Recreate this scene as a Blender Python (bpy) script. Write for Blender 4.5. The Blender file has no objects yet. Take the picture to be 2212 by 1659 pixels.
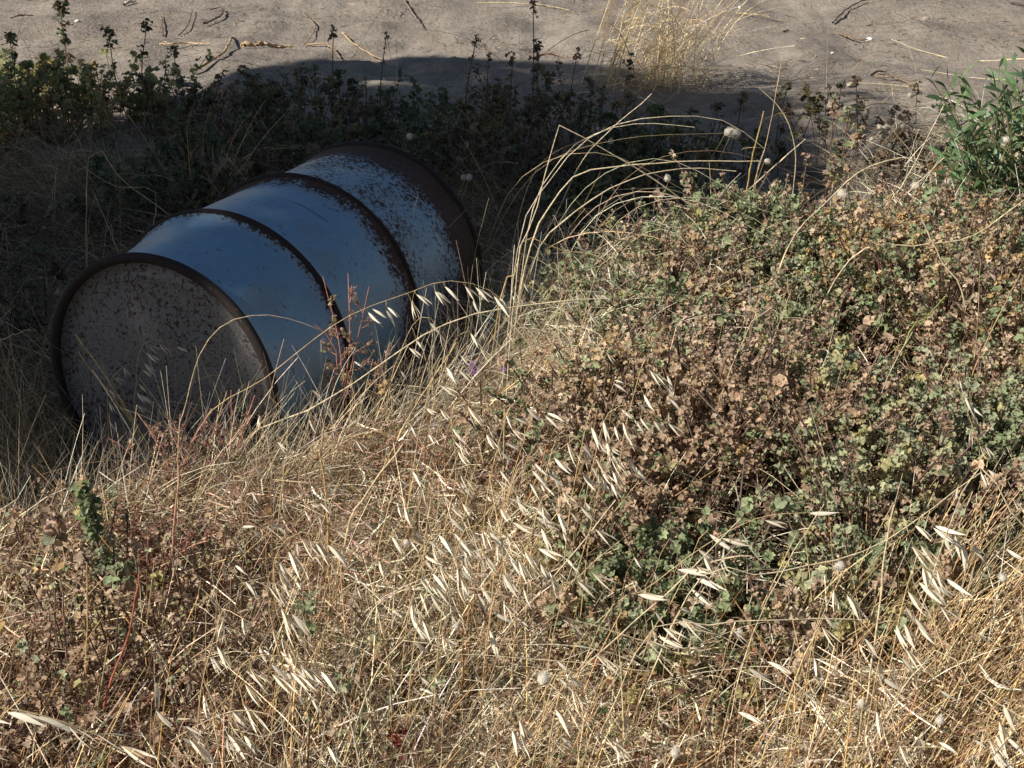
import bpy, math, random
import numpy as np

# ------------------------------------------------------------------ camera, sky, sun, exposure
scene = bpy.context.scene
C = scene.collection
F = 3000.0
PITCH = 0.46435
CAM = np.array([0.0, 0.0, 1.582])
FW = np.array([0, math.cos(PITCH), -math.sin(PITCH)])
UP = np.array([0, math.sin(PITCH), math.cos(PITCH)])
RT = np.array([1.0, 0, 0])
cd = bpy.data.cameras.new('camera')
cam = bpy.data.objects.new('camera', cd)
C.objects.link(cam)
cam.location = CAM
cam.rotation_euler = (math.pi/2 - PITCH, 0, 0)
cd.sensor_width = 36.0
cd.lens = 36.0*F/2212
cd.clip_start = 0.05
cd.clip_end = 2000
scene.camera = cam

SUN_EL = math.radians(38)
SUN_H = np.array([0.92, 0.39]); SUN_H /= np.linalg.norm(SUN_H)       # direction in which the light travels on the ground
w = bpy.data.worlds.new('World'); scene.world = w; w.use_nodes = True
nt = w.node_tree
bg = nt.nodes['Background']
sky = nt.nodes.new('ShaderNodeTexSky')
sky.sky_type = 'NISHITA'; sky.sun_disc = False
sky.sun_elevation = SUN_EL
sky.sun_rotation = math.atan2(-SUN_H[0], -SUN_H[1])
sky.air_density = 1.0; sky.dust_density = 0.6; sky.ozone_density = 1.5
nt.links.new(sky.outputs[0], bg.inputs[0])
bg.inputs[1].default_value = 0.05
sl = bpy.data.lights.new('sun', 'SUN'); sl.energy = 5.0; sl.angle = math.radians(0.5); sl.color = (1.0, 0.945, 0.865)
so = bpy.data.objects.new('sun', sl); C.objects.link(so)
zx = np.array([-SUN_H[0]*math.cos(SUN_EL), -SUN_H[1]*math.cos(SUN_EL), math.sin(SUN_EL)])
from mathutils import Vector
so.rotation_euler = Vector(zx).to_track_quat('Z', 'Y').to_euler()
scene.view_settings.view_transform = 'Standard'
scene.view_settings.look = 'None'
scene.view_settings.exposure = 0.5
scene.view_settings.gamma = 1.0
scene.cycles.max_bounces = 6
scene.cycles.diffuse_bounces = 3
scene.cycles.transmission_bounces = 3
scene.cycles.transparent_max_bounces = 6

rng = np.random.default_rng(7)
random.seed(7)

# ------------------------------------------------------------------ helpers
def ray(x, y):
    return RT*(x-1106)/F + UP*(829.5-y)/F + FW
def at(x, y, Y):
    d = ray(x, y); return CAM + d*(Y/d[1])
def atz(x, y, z):
    d = ray(x, y); return CAM + d*((z-CAM[2])/d[2])

def atg(x, y, h):
    # where the view line stands h above the ground
    z = h
    for _ in range(12):
        p = atz(x, y, z); z = .5*z+.5*(h+max(0., float(ground(p[0], p[1]))))
    return atz(x, y, z)
_tab = np.random.default_rng(3).random((256, 256))
def vnoise(x, y, s=1.0, o=0.0):
    x = np.asarray(x)*s + o + 57.3; y = np.asarray(y)*s + o*1.7 + 91.1
    xi = np.floor(x).astype(int); yi = np.floor(y).astype(int)
    fx = x-xi; fy = y-yi; fx = fx*fx*(3-2*fx); fy = fy*fy*(3-2*fy)
    g = lambda a, b: _tab[a % 256, b % 256]
    return (g(xi, yi)*(1-fx)+g(xi+1, yi)*fx)*(1-fy)+(g(xi, yi+1)*(1-fx)+g(xi+1, yi+1)*fx)*fy
def sstep(a, b, x):
    t = np.clip((np.asarray(x, float)-a)/(b-a), 0, 1); return t*t*(3-2*t)

def crest(x):
    return np.interp(x, [-2.5, -1.5, -.9, -.44, -.28, -.15, 0, .15, .5, 1.3, 2.5], [1.85, 1.98, 2.12, 2.33, 2.47, 2.68, 3.0, 3.3, 3.5, 3.5, 3.7])
def ground(x, y):
    x = np.asarray(x, float); y = np.asarray(y, float)
    near = 1-sstep(5.0, 9.0, np.abs(y-3)+np.abs(x)*.5)
    h = (vnoise(x, y, .9, 4)-.5)*.06*near + (vnoise(x, y, 2.7, 9)-.5)*.03*near
    # footprints and wind hollows in the loose sand behind the drum
    far = sstep(4.6, 5.6, y)*(1-sstep(12, 20, y))
    h += far*((vnoise(x, y, 4.5, 2)-.5)*.060 + (vnoise(x, y, 12, 5)-.5)*.016 + (vnoise(x, y, 30, 6)-.5)*.005)
    # the bank in front of the hollow, with its crest just short of the drum
    yc = crest(x)
    h += (.15+.05*sstep(-.1, .5, x)+.045*np.exp(-((x+.55)/.35)**2))*(1-sstep(yc-.16, yc+.10, y))*(1-.5*sstep(1.7, .6, y)*0)
    h += .02*(sstep(5.0, 6.2, y)-1)
    h *= 1
    # far dunes
    h += sstep(25, 120, np.hypot(x, y))*((vnoise(x, y, .02, 3))*5.0)
    return h

def mesh_from(name, V, faces_list, mat, col=None, smooth=False, parent=None, link=True):
    """faces_list: list of int arrays (n,k)"""
    me = bpy.data.meshes.new(name)
    V = np.asarray(V, dtype=np.float32).reshape(-1, 3)
    me.vertices.add(len(V)); me.vertices.foreach_set('co', V.ravel())
    loops = np.concatenate([f.ravel() for f in faces_list]).astype(np.int32)
    tot = np.concatenate([np.full(len(f), f.shape[1], np.int32) for f in faces_list])
    start = np.concatenate([[0], np.cumsum(tot)[:-1]]).astype(np.int32)
    me.loops.add(len(loops)); me.loops.foreach_set('vertex_index', loops)
    me.polygons.add(len(tot)); me.polygons.foreach_set('loop_start', start)
    me.polygons.foreach_set('loop_total', tot)
    if smooth:
        me.polygons.foreach_set('use_smooth', np.ones(len(tot), bool))
    me.update(calc_edges=True)
    if col is not None:
        a = me.color_attributes.new('tint', 'FLOAT_COLOR', 'POINT')
        cc = np.ones((len(V), 4), np.float32); cc[:, :3] = col
        a.data.foreach_set('color', cc.ravel())
    me.materials.append(mat)
    o = bpy.data.objects.new(name, me)
    if link: C.objects.link(o)
    if parent is not None: o.parent = parent
    return o

class MB:
    """collects vertex/face/colour arrays into one mesh"""
    def __init__(s): s.V = []; s.F = []; s.K = []; s.n = 0
    def add(s, V, Fs, col):
        V = np.asarray(V, float).reshape(-1, 3)
        col = np.asarray(col, float)
        if col.ndim == 1: col = np.tile(col, (len(V), 1))
        s.V.append(V); s.K.append(col)
        for f in (Fs if isinstance(Fs, list) else [Fs]): s.F.append(np.asarray(f)+s.n)
        s.n += len(V)
    def build(s, name, mat, parent=None, smooth=False, origin=None):
        by = {}
        for f in s.F: by.setdefault(f.shape[1], []).append(f)
        V = np.concatenate(s.V)
        if origin is not None: V = V-np.asarray(origin)
        return mesh_from(name, V, [np.concatenate(v) for v in by.values()], mat, np.concatenate(s.K), smooth, parent)

def norm(v): return v/np.maximum(np.linalg.norm(v, axis=-1, keepdims=True), 1e-9)

def ribbons(P, R, col, sides=2, flat=None):
    """P (N,K,3), R (N,K) or (N,) half widths, col (N,3); sides 2 = flat blade, 3+ = tube"""
    N, K, _ = P.shape
    R = np.asarray(R, float)
    if R.ndim == 1: R = R[:, None]*np.linspace(1, .35, K)[None]
    T = np.gradient(P, axis=1); T = norm(T)
    ref = rng.normal(size=(N, 1, 3)) if flat is None else flat
    A = norm(np.cross(T, ref)); B = np.cross(T, A)
    if sides == 2:
        V = np.stack([P-A*R[..., None], P+A*R[..., None]], 2)
    else:
        an = np.arange(sides)*2*np.pi/sides
        V = P[:, :, None]+R[..., None, None]*(A[:, :, None]*np.cos(an)[None, None, :, None]+B[:, :, None]*np.sin(an)[None, None, :, None])
    S = V.shape[2]
    V = V.reshape(-1, 3)
    i = (np.arange(N)[:, None]*K+np.arange(K-1)[None])*S
    fs = []
    if sides == 2:
        fs.append(np.stack([i, i+1, i+S+1, i+S], -1).reshape(-1, 4))
    else:
        for k in range(sides):
            k2 = (k+1) % sides
            fs.append(np.stack([i+k, i+k2, i+S+k2, i+S+k], -1).reshape(-1, 4))
    col = np.asarray(col)
    if col.ndim == 1: col = np.tile(col, (N, 1))
    if col.ndim == 2: Kc = np.repeat(col, K*S, 0)
    else: Kc = np.repeat(col.reshape(-1, 3), S, 0)
    return V, np.concatenate(fs), Kc

def spline(pts, n):
    """Catmull-Rom through pts -> n points"""
    p = np.asarray(pts, float)
    if len(p) == 2: return p[0]+(p[1]-p[0])*np.linspace(0, 1, n)[:, None]
    q = np.vstack([2*p[0]-p[1], p, 2*p[-1]-p[-2]])
    d = np.concatenate([[0], np.cumsum(np.linalg.norm(np.diff(p, axis=0), axis=1))])
    t = np.linspace(0, d[-1], n); out = []
    for v in t:
        k = min(max(np.searchsorted(d, v)-1, 0), len(p)-2)
        u = (v-d[k])/max(d[k+1]-d[k], 1e-9)
        a, b, c, e = q[k], q[k+1], q[k+2], q[k+3]
        out.append(.5*((2*b)+(-a+c)*u+(2*a-5*b+4*c-e)*u*u+(-a+3*b-3*c+e)*u**3))
    return np.array(out)

def tube(pts, r0, r1, col, n=14, sides=5, jit=0):
    p = spline(pts, n)
    if jit: p = p+rng.normal(size=p.shape)*jit
    R = np.linspace(r0, r1, n)[None]
    V, f, k = ribbons(p[None], R, np.array(col)[None], sides)
    caps = [np.arange(sides)[None, ::-1], (np.arange(sides)+(n-1)*sides)[None]]
    return V, [f]+caps, k

# ------------------------------------------------------------------ materials
def mat_new(name):
    m = bpy.data.materials.new(name); m.use_nodes = True
    n = m.node_tree.nodes; n.clear()
    return m, n, m.node_tree.links

def plant_mat(name, trans=.3, rough=.6, gloss=.25, nscale=150, namt=.35):
    m, n, l = mat_new(name)
    out = n.new('ShaderNodeOutputMaterial')
    at_ = n.new('ShaderNodeAttribute'); at_.attribute_name = 'tint'
    tc = n.new('ShaderNodeTexCoord')
    no = n.new('ShaderNodeTexNoise'); no.inputs['Scale'].default_value = nscale; no.inputs['Detail'].default_value = 2
    l.new(tc.outputs['Object'], no.inputs['Vector'])
    mr = n.new('ShaderNodeMapRange'); mr.inputs[1].default_value = .3; mr.inputs[2].default_value = .7
    mr.inputs[3].default_value = 1-namt; mr.inputs[4].default_value = 1+namt
    l.new(no.outputs['Fac'], mr.inputs[0])
    vm = n.new('ShaderNodeVectorMath'); vm.operation = 'SCALE'
    l.new(at_.outputs['Color'], vm.inputs[0]); l.new(mr.outputs[0], vm.inputs['Scale'])
    p = n.new('ShaderNodeBsdfPrincipled'); p.inputs['Roughness'].default_value = rough
    p.inputs['Specular IOR Level'].default_value = gloss
    l.new(vm.outputs[0], p.inputs['Base Color'])
    tr = n.new('ShaderNodeBsdfTranslucent'); l.new(vm.outputs[0], tr.inputs['Color'])
    mx = n.new('ShaderNodeMixShader'); mx.inputs[0].default_value = trans
    l.new(p.outputs[0], mx.inputs[1]); l.new(tr.outputs[0], mx.inputs[2]); l.new(mx.outputs[0], out.inputs['Surface'])
    return m
M_straw = plant_mat('dry straw', .28, .5, .4)
M_leaf = plant_mat('leaf', .48, .75, .15)
M_husk = plant_mat('pale husk', .30, .5, .3, 90, .15)
M_fuzz = plant_mat('fuzzy head', .35, .9, .1, 400, .12)
M_wood = plant_mat('weathered wood', 0, .85, .15, 60, .3)
M_shrub = plant_mat('glossy leaf', .15, .42, .5, 60, .2)

def sand_mat():
    m, n, l = mat_new('sand')
    out = n.new('ShaderNodeOutputMaterial'); p = n.new('ShaderNodeBsdfPrincipled')
    p.inputs['Roughness'].default_value = .95; p.inputs['Specular IOR Level'].default_value = .1
    tc = n.new('ShaderNodeTexCoord')
    def noise(s, d=4, r=.6):
        a = n.new('ShaderNodeTexNoise'); a.inputs['Scale'].default_value = s; a.inputs['Detail'].default_value = d; a.inputs['Roughness'].default_value = r
        l.new(tc.outputs['Object'], a.inputs['Vector']); return a
    n1 = noise(2.2, 5, .6); n2 = noise(14, 5, .65); n3 = noise(230, 2, .6); n4 = noise(45, 3)
    cr = n.new('ShaderNodeValToRGB')
    e = cr.color_ramp.elements
    e[0].position = .3; e[0].color = (.205, .176, .148, 1); e[1].position = .7; e[1].color = (.335, .29, .24, 1)
    l.new(n1.outputs['Fac'], cr.inputs[0])
    cr2 = n.new('ShaderNodeValToRGB'); e = cr2.color_ramp.elements
    e[0].position = .32; e[0].color = (.72, .70, .68, 1); e[1].position = .62; e[1].color = (1.06, 1.06, 1.06, 1)
    l.new(n2.outputs['Fac'], cr2.inputs[0])
    mx = n.new('ShaderNodeMix'); mx.data_type = 'RGBA'; mx.blend_type = 'MULTIPLY'; mx.inputs[0].default_value = .8
    l.new(cr.outputs[0], mx.inputs[6]); l.new(cr2.outputs[0], mx.inputs[7])
    cr3 = n.new('ShaderNodeValToRGB'); e = cr3.color_ramp.elements
    e[0].position = .34; e[0].color = (.55, .5, .48, 1); e[1].position = .48; e[1].color = (1, 1, 1, 1)
    x = e.new(.69); x.color = (1, 1, 1, 1); x = e.new(.76); x.color = (1.7, 1.7, 1.7, 1)
    l.new(n3.outputs['Fac'], cr3.inputs[0])
    mx2 = n.new('ShaderNodeMix'); mx2.data_type = 'RGBA'; mx2.blend_type = 'MULTIPLY'; mx2.inputs[0].default_value = .75
    l.new(mx.outputs[2], mx2.inputs[6]); l.new(cr3.outputs[0], mx2.inputs[7])
    l.new(mx2.outputs[2], p.inputs['Base Color'])
    at_ = n.new('ShaderNodeAttribute'); at_.attribute_name = 'tint'
    dm = n.new('ShaderNodeMix'); dm.data_type = 'RGBA'
    ml = n.new('ShaderNodeMath'); ml.operation = 'MULTIPLY'; ml.inputs[1].default_value = .85
    l.new(at_.outputs['Fac'], ml.inputs[0]); l.new(ml.outputs[0], dm.inputs[0])
    l.new(mx2.outputs[2], dm.inputs[6]); dm.inputs[7].default_value = (.085, .06, .04, 1)
    l.new(dm.outputs[2], p.inputs['Base Color'])
    ad = n.new('ShaderNodeMath'); ad.operation = 'MULTIPLY_ADD'; ad.inputs[1].default_value = .25
    l.new(n3.outputs['Fac'], ad.inputs[0]); l.new(n4.outputs['Fac'], ad.inputs[2])
    b = n.new('ShaderNodeBump'); b.inputs['Strength'].default_value = .75; b.inputs['Distance'].default_value = .014
    l.new(ad.outputs[0], b.inputs['Height']); l.new(b.outputs[0], p.inputs['Normal'])
    l.new(p.outputs[0], out.inputs['Surface'])
    return m
M_sand = sand_mat()

def drum_mat(name, stops, paint_a, paint_b, speck=1.0, dark=1.0, fine=1.0, lf=.30):
    """painted steel; rust amount is set along the drum's own x axis by stops [(x, amount)]"""
    m, n, l = mat_new(name)
    out = n.new('ShaderNodeOutputMaterial'); p = n.new('ShaderNodeBsdfPrincipled')
    tc = n.new('ShaderNodeTexCoord'); sx = n.new('ShaderNodeSeparateXYZ'); l.new(tc.outputs['Object'], sx.inputs[0])
    cr = n.new('ShaderNodeValToRGB'); e = cr.color_ramp.elements
    while len(e) > 1: e.remove(e[-1])
    e[0].position = stops[0][0]; e[0].color = (stops[0][1],)*3+(1,)
    for a, v in stops[1:]:
        q = e.new(a); q.color = (v, v, v, 1)
    l.new(sx.outputs[0], cr.inputs[0])
    def noise(s, d, r, sc=(1, 1, 1), dist=0):
        mp = n.new('ShaderNodeMapping'); mp.inputs['Scale'].default_value = sc
        l.new(tc.outputs['Object'], mp.inputs[0])
        a = n.new('ShaderNodeTexNoise'); a.inputs['Scale'].default_value = s; a.inputs['Detail'].default_value = d; a.inputs['Roughness'].default_value = r
        a.inputs['Distortion'].default_value = dist
        l.new(mp.outputs[0], a.inputs['Vector']); return a
    a1 = noise(9, 4, .6); a2 = noise(120*fine, 5, .78, (1, .85, .85), .2); a3 = noise(120, 2, .6, (1, .5, .5))
    def math_(op, a, b, c=None):
        q = n.new('ShaderNodeMath'); q.operation = op
        for i, v in enumerate((a, b, c)):
            if v is None: continue
            if isinstance(v, (int, float)): q.inputs[i].default_value = v
            else: l.new(v, q.inputs[i])
        return q.outputs[0]
    s = math_('MULTIPLY_ADD', a1.outputs['Fac'], lf, math_('MULTIPLY', a2.outputs['Fac'], 1-lf))
    # stretch the noise sum to 0..1
    s = math_('MULTIPLY_ADD', s, 2.9, -.95)
    d = math_('SUBTRACT', cr.outputs[0], s)
    mask = math_('MULTIPLY_ADD', d, 6, .5)
    cl = n.new('ShaderNodeClamp'); l.new(mask, cl.inputs[0])
    halo = n.new('ShaderNodeClamp'); l.new(math_('MULTIPLY_ADD', d, 3.0, .9), halo.inputs[0])
    rust = n.new('ShaderNodeValToRGB'); e = rust.color_ramp.elements
    e[0].position = .3; e[0].color = (.022*dark, .012*dark, .010*dark, 1); e[1].position = .72; e[1].color = (.10*dark, .046*dark, .028*dark, 1)
    l.new(a2.outputs['Fac'], rust.inputs[0])
    pn = n.new('ShaderNodeMix'); pn.data_type = 'RGBA'
    l.new(a1.outputs['Fac'], pn.inputs[0]); pn.inputs[6].default_value = paint_a+(1,); pn.inputs[7].default_value = paint_b+(1,)
    # chalky worn ring round the rust
    ch = n.new('ShaderNodeMix'); ch.data_type = 'RGBA'; l.new(math_('MULTIPLY', halo.outputs[0], .55), ch.inputs[0])
    l.new(pn.outputs[2], ch.inputs[6]); ch.inputs[7].default_value = (.40, .44, .47, 1)
    # stains
    st = n.new('ShaderNodeValToRGB'); e = st.color_ramp.elements
    e[0].position = .54; e[0].color = (0, 0, 0, 1); e[1].position = .72; e[1].color = (.65, .65, .65, 1)
    l.new(noise(5, 5, .6, (1, 1.3, 1)).outputs['Fac'], st.inputs[0])
    stm = n.new('ShaderNodeMix'); stm.data_type = 'RGBA'; l.new(st.outputs[0], stm.inputs[0]); l.new(ch.outputs[2], stm.inputs[6]); stm.inputs[7].default_value = (.20, .19, .17, 1)
    sp = n.new('ShaderNodeValToRGB'); e = sp.color_ramp.elements
    e[0].position = .28; e[0].color = (.35, .32, .32, 1); e[1].position = .36; e[1].color = (1, 1, 1, 1)
    l.new(a3.outputs['Fac'], sp.inputs[0])
    spm = n.new('ShaderNodeMix'); spm.data_type = 'RGBA'; spm.blend_type = 'MULTIPLY'; spm.inputs[0].default_value = speck
    l.new(stm.outputs[2], spm.inputs[6]); l.new(sp.outputs[0], spm.inputs[7])
    sc = n.new('ShaderNodeValToRGB'); e = sc.color_ramp.elements
    e[0].position = .695; e[0].color = (1, 1, 1, 1); e[1].position = .72; e[1].color = (.28, .26, .26, 1)
    l.new(noise(9, 3, .5, (9, 1.1, 1.1)).outputs['Fac'], sc.inputs[0])
    scm = n.new('ShaderNodeMix'); scm.data_type = 'RGBA'; scm.blend_type = 'MULTIPLY'; scm.inputs[0].default_value = .9
    l.new(spm.outputs[2], scm.inputs[6]); l.new(sc.outputs[0], scm.inputs[7]); spm = scm
    fin = n.new('ShaderNodeMix'); fin.data_type = 'RGBA'; l.new(cl.outputs[0], fin.inputs[0]); l.new(spm.outputs[2], fin.inputs[6]); l.new(rust.outputs[0], fin.inputs[7])
    l.new(fin.outputs[2], p.inputs['Base Color'])
    l.new(math_('MULTIPLY_ADD', cl.outputs[0], .5, .36), p.inputs['Roughness'])
    b = n.new('ShaderNodeBump'); b.inputs['Strength'].default_value = .5; b.inputs['Distance'].default_value = .003
    l.new(math_('MULTIPLY', cl.outputs[0], a2.outputs['Fac']), b.inputs['Height']); l.new(b.outputs[0], p.inputs['Normal'])
    l.new(p.outputs[0], out.inputs['Surface'])
    return m

def tag(o, label=None, cat=None, group=None, kind=None):
    if label: o['label'] = label
    if cat: o['category'] = cat
    if group: o['group'] = group
    if kind: o['kind'] = kind
    return o
def empty(name, loc):
    o = bpy.data.objects.new(name, None); o.empty_display_size = .1; o.location = loc; C.objects.link(o); return o

# ------------------------------------------------------------------ ground: one sheet to the horizon
def build_ground():
    n = 560
    t = np.linspace(-1, 1, n)
    x = 3.6*t+900*np.sign(t)*np.abs(t)**13
    y = 3.9+3.6*t+900*np.sign(t)*np.abs(t)**13
    X, Y = np.meshgrid(x, y)
    V = np.stack([X, Y, ground(X, Y)], -1).reshape(-1, 3)
    i = (np.arange(n-1)[:, None]*n+np.arange(n-1)[None]).ravel()
    f = np.stack([i, i+1, i+n+1, i+n], -1)
    def soft(x, y, r):     # plant litter colours the soil under the grass
        return (vnoise(x, y, 7, 71)-.5)*r
    Xf, Yf = X.ravel(), Y.ravel()
    edge = 4.6+.5*sstep(-.2, -1.5, Xf)+soft(Xf, Yf, 1.2)
    duff = (1-sstep(edge-.25, edge+.25, Yf))*(1-.0*Xf)
    o = mesh_from('ground', V, [f], M_sand, np.stack([duff]*3, 1), smooth=True)
    tag(o, 'loose grey brown sand with small hollows and scattered plant litter', 'sand', kind='structure')
build_ground()

# ------------------------------------------------------------------ unseen tree added at the left, its crown shaped to shade the hollow
def build_tree():
    shade = [(-.52, 2.20), (-.13, 2.45), (.25, 2.80), (.56, 3.38), (.68, 3.9), (1.15, 4.25), (1.75, 4.8), (1.9, 5.5), (1.55, 5.95),
             (.72, 6.02), (.45, 6.55), (-.2, 6.75), (-.9, 6.72), (-1.35, 6.3), (-1.55, 5.5), (-2.0, 4.95), (-2.7, 4.7), (-3.6, 3.6), (-3.0, 2.4), (-1.6, 2.25)]
    poly = np.array(shade)  # wanted shadow outline on the ground, projected back to form the crown
    def inside(x, y):
        c = np.zeros(len(x), bool); j = len(poly)-1
        for i in range(len(poly)):
            xi, yi = poly[i]; xj, yj = poly[j]
            m = ((yi > y) != (yj > y)) & (x < (xj-xi)*(y-yi)/(yj-yi)+xi)
            c ^= m; j = i
        return c
    n = 60000
    q = np.stack([rng.uniform(-3.7, 2.0, n), rng.uniform(2.1, 6.9, n)], 1)
    wob = np.stack([vnoise(q[:, 0], q[:, 1], 4.5, 61)-.5, vnoise(q[:, 0], q[:, 1], 4.5, 62)-.5], 1)*.28*sstep(4.4, 5.2, q[:, 1:2])
    q = q[inside(q[:, 0]+wob[:, 0], q[:, 1]+wob[:, 1])]
    # uneven gaps inside the crown, fewest at its edge
    q = q[vnoise(q[:, 0], q[:, 1], 2.3, 11) < .86]
    q = q[(q[:, 0] < 1.15) | (rng.random(len(q)) < .13)]  # leaves thinned here so that part of the shadow turns dappled
    n = len(q)
    z = 4.5+rng.random(n)*1.5+(vnoise(q[:, 0], q[:, 1], 1.4, 21)-.5)*.9
    k = z/math.tan(SUN_EL)
    P = np.stack([q[:, 0]-k*SUN_H[0], q[:, 1]-k*SUN_H[1], z], 1)
    tc = P.mean(0)
    # leaves: pointed diamonds with a fold, 9 cm
    a = norm(rng.normal(size=(n, 3))+np.array([0, 0, -.5])); b = norm(np.cross(a, rng.normal(size=(n, 3)))); c = np.cross(a, b)
    L = rng.uniform(.04, .075, (n, 1)); W = L*rng.uniform(.35, .5, (n, 1))
    V = np.stack([P-a*L, P+b*W+c*W*.3, P+a*L, P-b*W+c*W*.3], 1).reshape(-1, 3)
    i = np.arange(n)*4
    f = np.stack([np.stack([i, i+1, i+2], -1), np.stack([i, i+2, i+3], -1)], 1).reshape(-1, 3)
    base = np.array([.055, .085, .03])
    col = np.repeat(base*rng.uniform(.6, 1.5, (n, 1)), 4, 0)
    root = empty('added_shade_tree', (tc[0], tc[1]-.3, float(ground(tc[0], tc[1]-.3))))
    tag(root, 'unseen dense green tree added out of view at the left, crown shaped to shade the hollow', 'tree')
    o = mesh_from('crown', V-np.array(root.location), [f], M_leaf, col, parent=root)
    mb = MB()
    g = np.array(root.location)
    top = np.array([tc[0], tc[1], 4.3])
    mb.add(*tube([g+[0, 0, -.1], g+[.1, .05, 1.4], top+[0, 0, -1.2], top], .17, .08, (.09, .07, .05), 20, 9, .004))
    for s in range(16):
        t = P[rng.integers(n)]
        st = top+[0, 0, -1.6+s*.1]
        mb.add(*tube([st, (st+t)/2+[0, 0, -.15], t], .055, .015, (.09, .07, .05), 10, 6, .006))
    mb.build('trunk', M_wood, root, True, g)
build_tree()

# ------------------------------------------------------------------ the drum
AX = np.array([0.396207, 0.916284, -0.058681])
LID = np.array([-0.6891, 2.4269, 0.3620])
def revolve(prof, n=120, mat=None, name='part', parent=None, dent=None):
    """prof list of (x, r) along the drum's axis (local x)"""
    prof = np.array(prof, float); K = len(prof)
    an = np.arange(n)*2*np.pi/n
    X = np.repeat(prof[:, 0:1], n, 1); R = np.repeat(prof[:, 1:2], n, 1)
    A = np.repeat(an[None], K, 0)
    if dent is not None: R = R+dent(X, A)
    V = np.stack([X, R*np.cos(A), R*np.sin(A)], -1).reshape(-1, 3)
    i = np.arange(K-1)[:, None]*n+np.arange(n)[None]; j = np.arange(K-1)[:, None]*n+((np.arange(n)+1) % n)[None]
    f = np.stack([i, j, j+n, i+n], -1).reshape(-1, 4)
    return mesh_from(name, V, [f], mat, smooth=True, parent=parent)
def build_drum():
    H1, H2, LEN = .2408, .536, .88
    RB = lambda x: np.interp(x, [0, .2408, .536, .88], [.2675, .2905, .296, .2975])-.013
    root = empty('oil_drum', LID)
    root.rotation_euler = Vector(AX).to_track_quat('X', 'Z').to_euler()
    tag(root, 'old blue steel oil drum with rusty hoops lying on its side in shaded grass', 'oil drum')
    stops = [(0, .75), (.010, .50), (.022, .22), (.045, .06), (.15, .05), (.198, .12), (.222, .34), (.236, .66), (.254, .38), (.270, .08), (.40, .04),
             (.452, .16), (.487, .38), (.512, .58), (.530, .85), (.550, .66), (.568, .38), (.62, .34), (.70, .46), (.76, .56), (.80, .80), (.83, 1.0), (.88, 1.0)]
    Mb = drum_mat('chipped blue drum paint', stops, (.120, .255, .39), (.20, .31, .405))
    Mr = drum_mat('rusted hoop', [(0, .95), (1, .95)], (.08, .11, .15), (.15, .18, .22), 1.0, .26)
    Ml = drum_mat('weathered lid paint', [(-.1, .43), (.1, .43)], (.060, .060, .064), (.118, .094, .068), .5, 1.3, 1.2, .22)
    def dent(X, A):
        u = vnoise(X*3, np.cos(A)*2+np.sin(A)*1.3, 1.7, 5)-.5
        v = vnoise(X*9, np.cos(A)*4+np.sin(A)*3, 1.3, 8)-.5
        d = 0
        for (xa, aa, wx, wa, dp) in ((.12, 1.15, .05, .20, .007), (.40, .75, .06, .22, .009), (.36, 1.75, .035, .12, .005), (.70, 1.0, .05, .16, .006), (.16, .25, .04, .14, .005)):
            d = d+dp*np.exp(-(((A-aa)/wa)**2+((X-xa)/wx)**2))
        return u*.005+v*.0022-d
    # body with flared ends and flared hoop shoulders
    xs = np.linspace(.012, LEN-.012, 150)
    r = RB(xs)+.010*np.exp(-((xs-H1)/.016)**2)+.010*np.exp(-((xs-H2)/.016)**2)+.006*np.exp(-((xs-.0)/.03)**2)+.007*np.exp(-((xs-LEN)/.035)**2)
    revolve(list(zip(xs, r)), 160, Mb, 'body', root, dent)
    for h in (H1, H2):
        rb = float(RB(h)); t = np.linspace(0, np.pi, 9)
        revolve([(h-.0065*math.cos(q), rb+.006+.0105*math.sin(q)) for q in t], 160, Mr, 'hoop', root)
    for x0, s in ((0, 1), (LEN, -1)):
        rb = float(RB(x0))
        # rolled rim
        t = np.linspace(0, 2*np.pi, 15)
        revolve([(x0+s*(.008-.010*math.cos(q)), rb+.004+.010*math.sin(q)) for q in t], 160, Mr, 'rim', root)
        # recessed lid with pressed rings
        rr = np.array([rb+.002, rb-.004, rb-.008, rb-.021, rb-.033, rb-.041, rb-.049, .20, .12, .05, .0005])
        xx = np.array([.010, .022, .026, .026, .026, .021, .026, .0255, .025, .025, .025])
        revolve([(x0+s*b, a) for a, b in zip(rr, xx)], 120, Ml, 'lid', root)
    # two bungs on the near lid
    for (yy, zz, rad) in ((-.19, -.06, .030), (.03, -.20, .020)):
        t = [( .024, rad), (.015, rad), (.013, rad*.9), (.013, rad*.55), (.018, rad*.5), (.018, .0005)]
        o = revolve(t, 28, Mr, 'bung', root); o.location = (0, yy, zz)
build_drum()

# ------------------------------------------------------------------ plant generators (vectorised)
def palette(n, cols, wts, var=.25):
    cols = np.array(cols); wts = wts[:len(cols)]; i = rng.choice(len(cols), n, p=np.array(wts)/np.sum(wts))
    return cols[i]*np.exp(rng.normal(size=(n, 1))*var)*np.exp(rng.normal(size=(n, 3))*.05)

STRAW = [(.74, .63, .43), (.87, .80, .62), (.54, .42, .265), (.31, .22, .14)]
RED = [(.46, .29, .20), (.34, .20, .14), (.54, .38, .26)]

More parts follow.
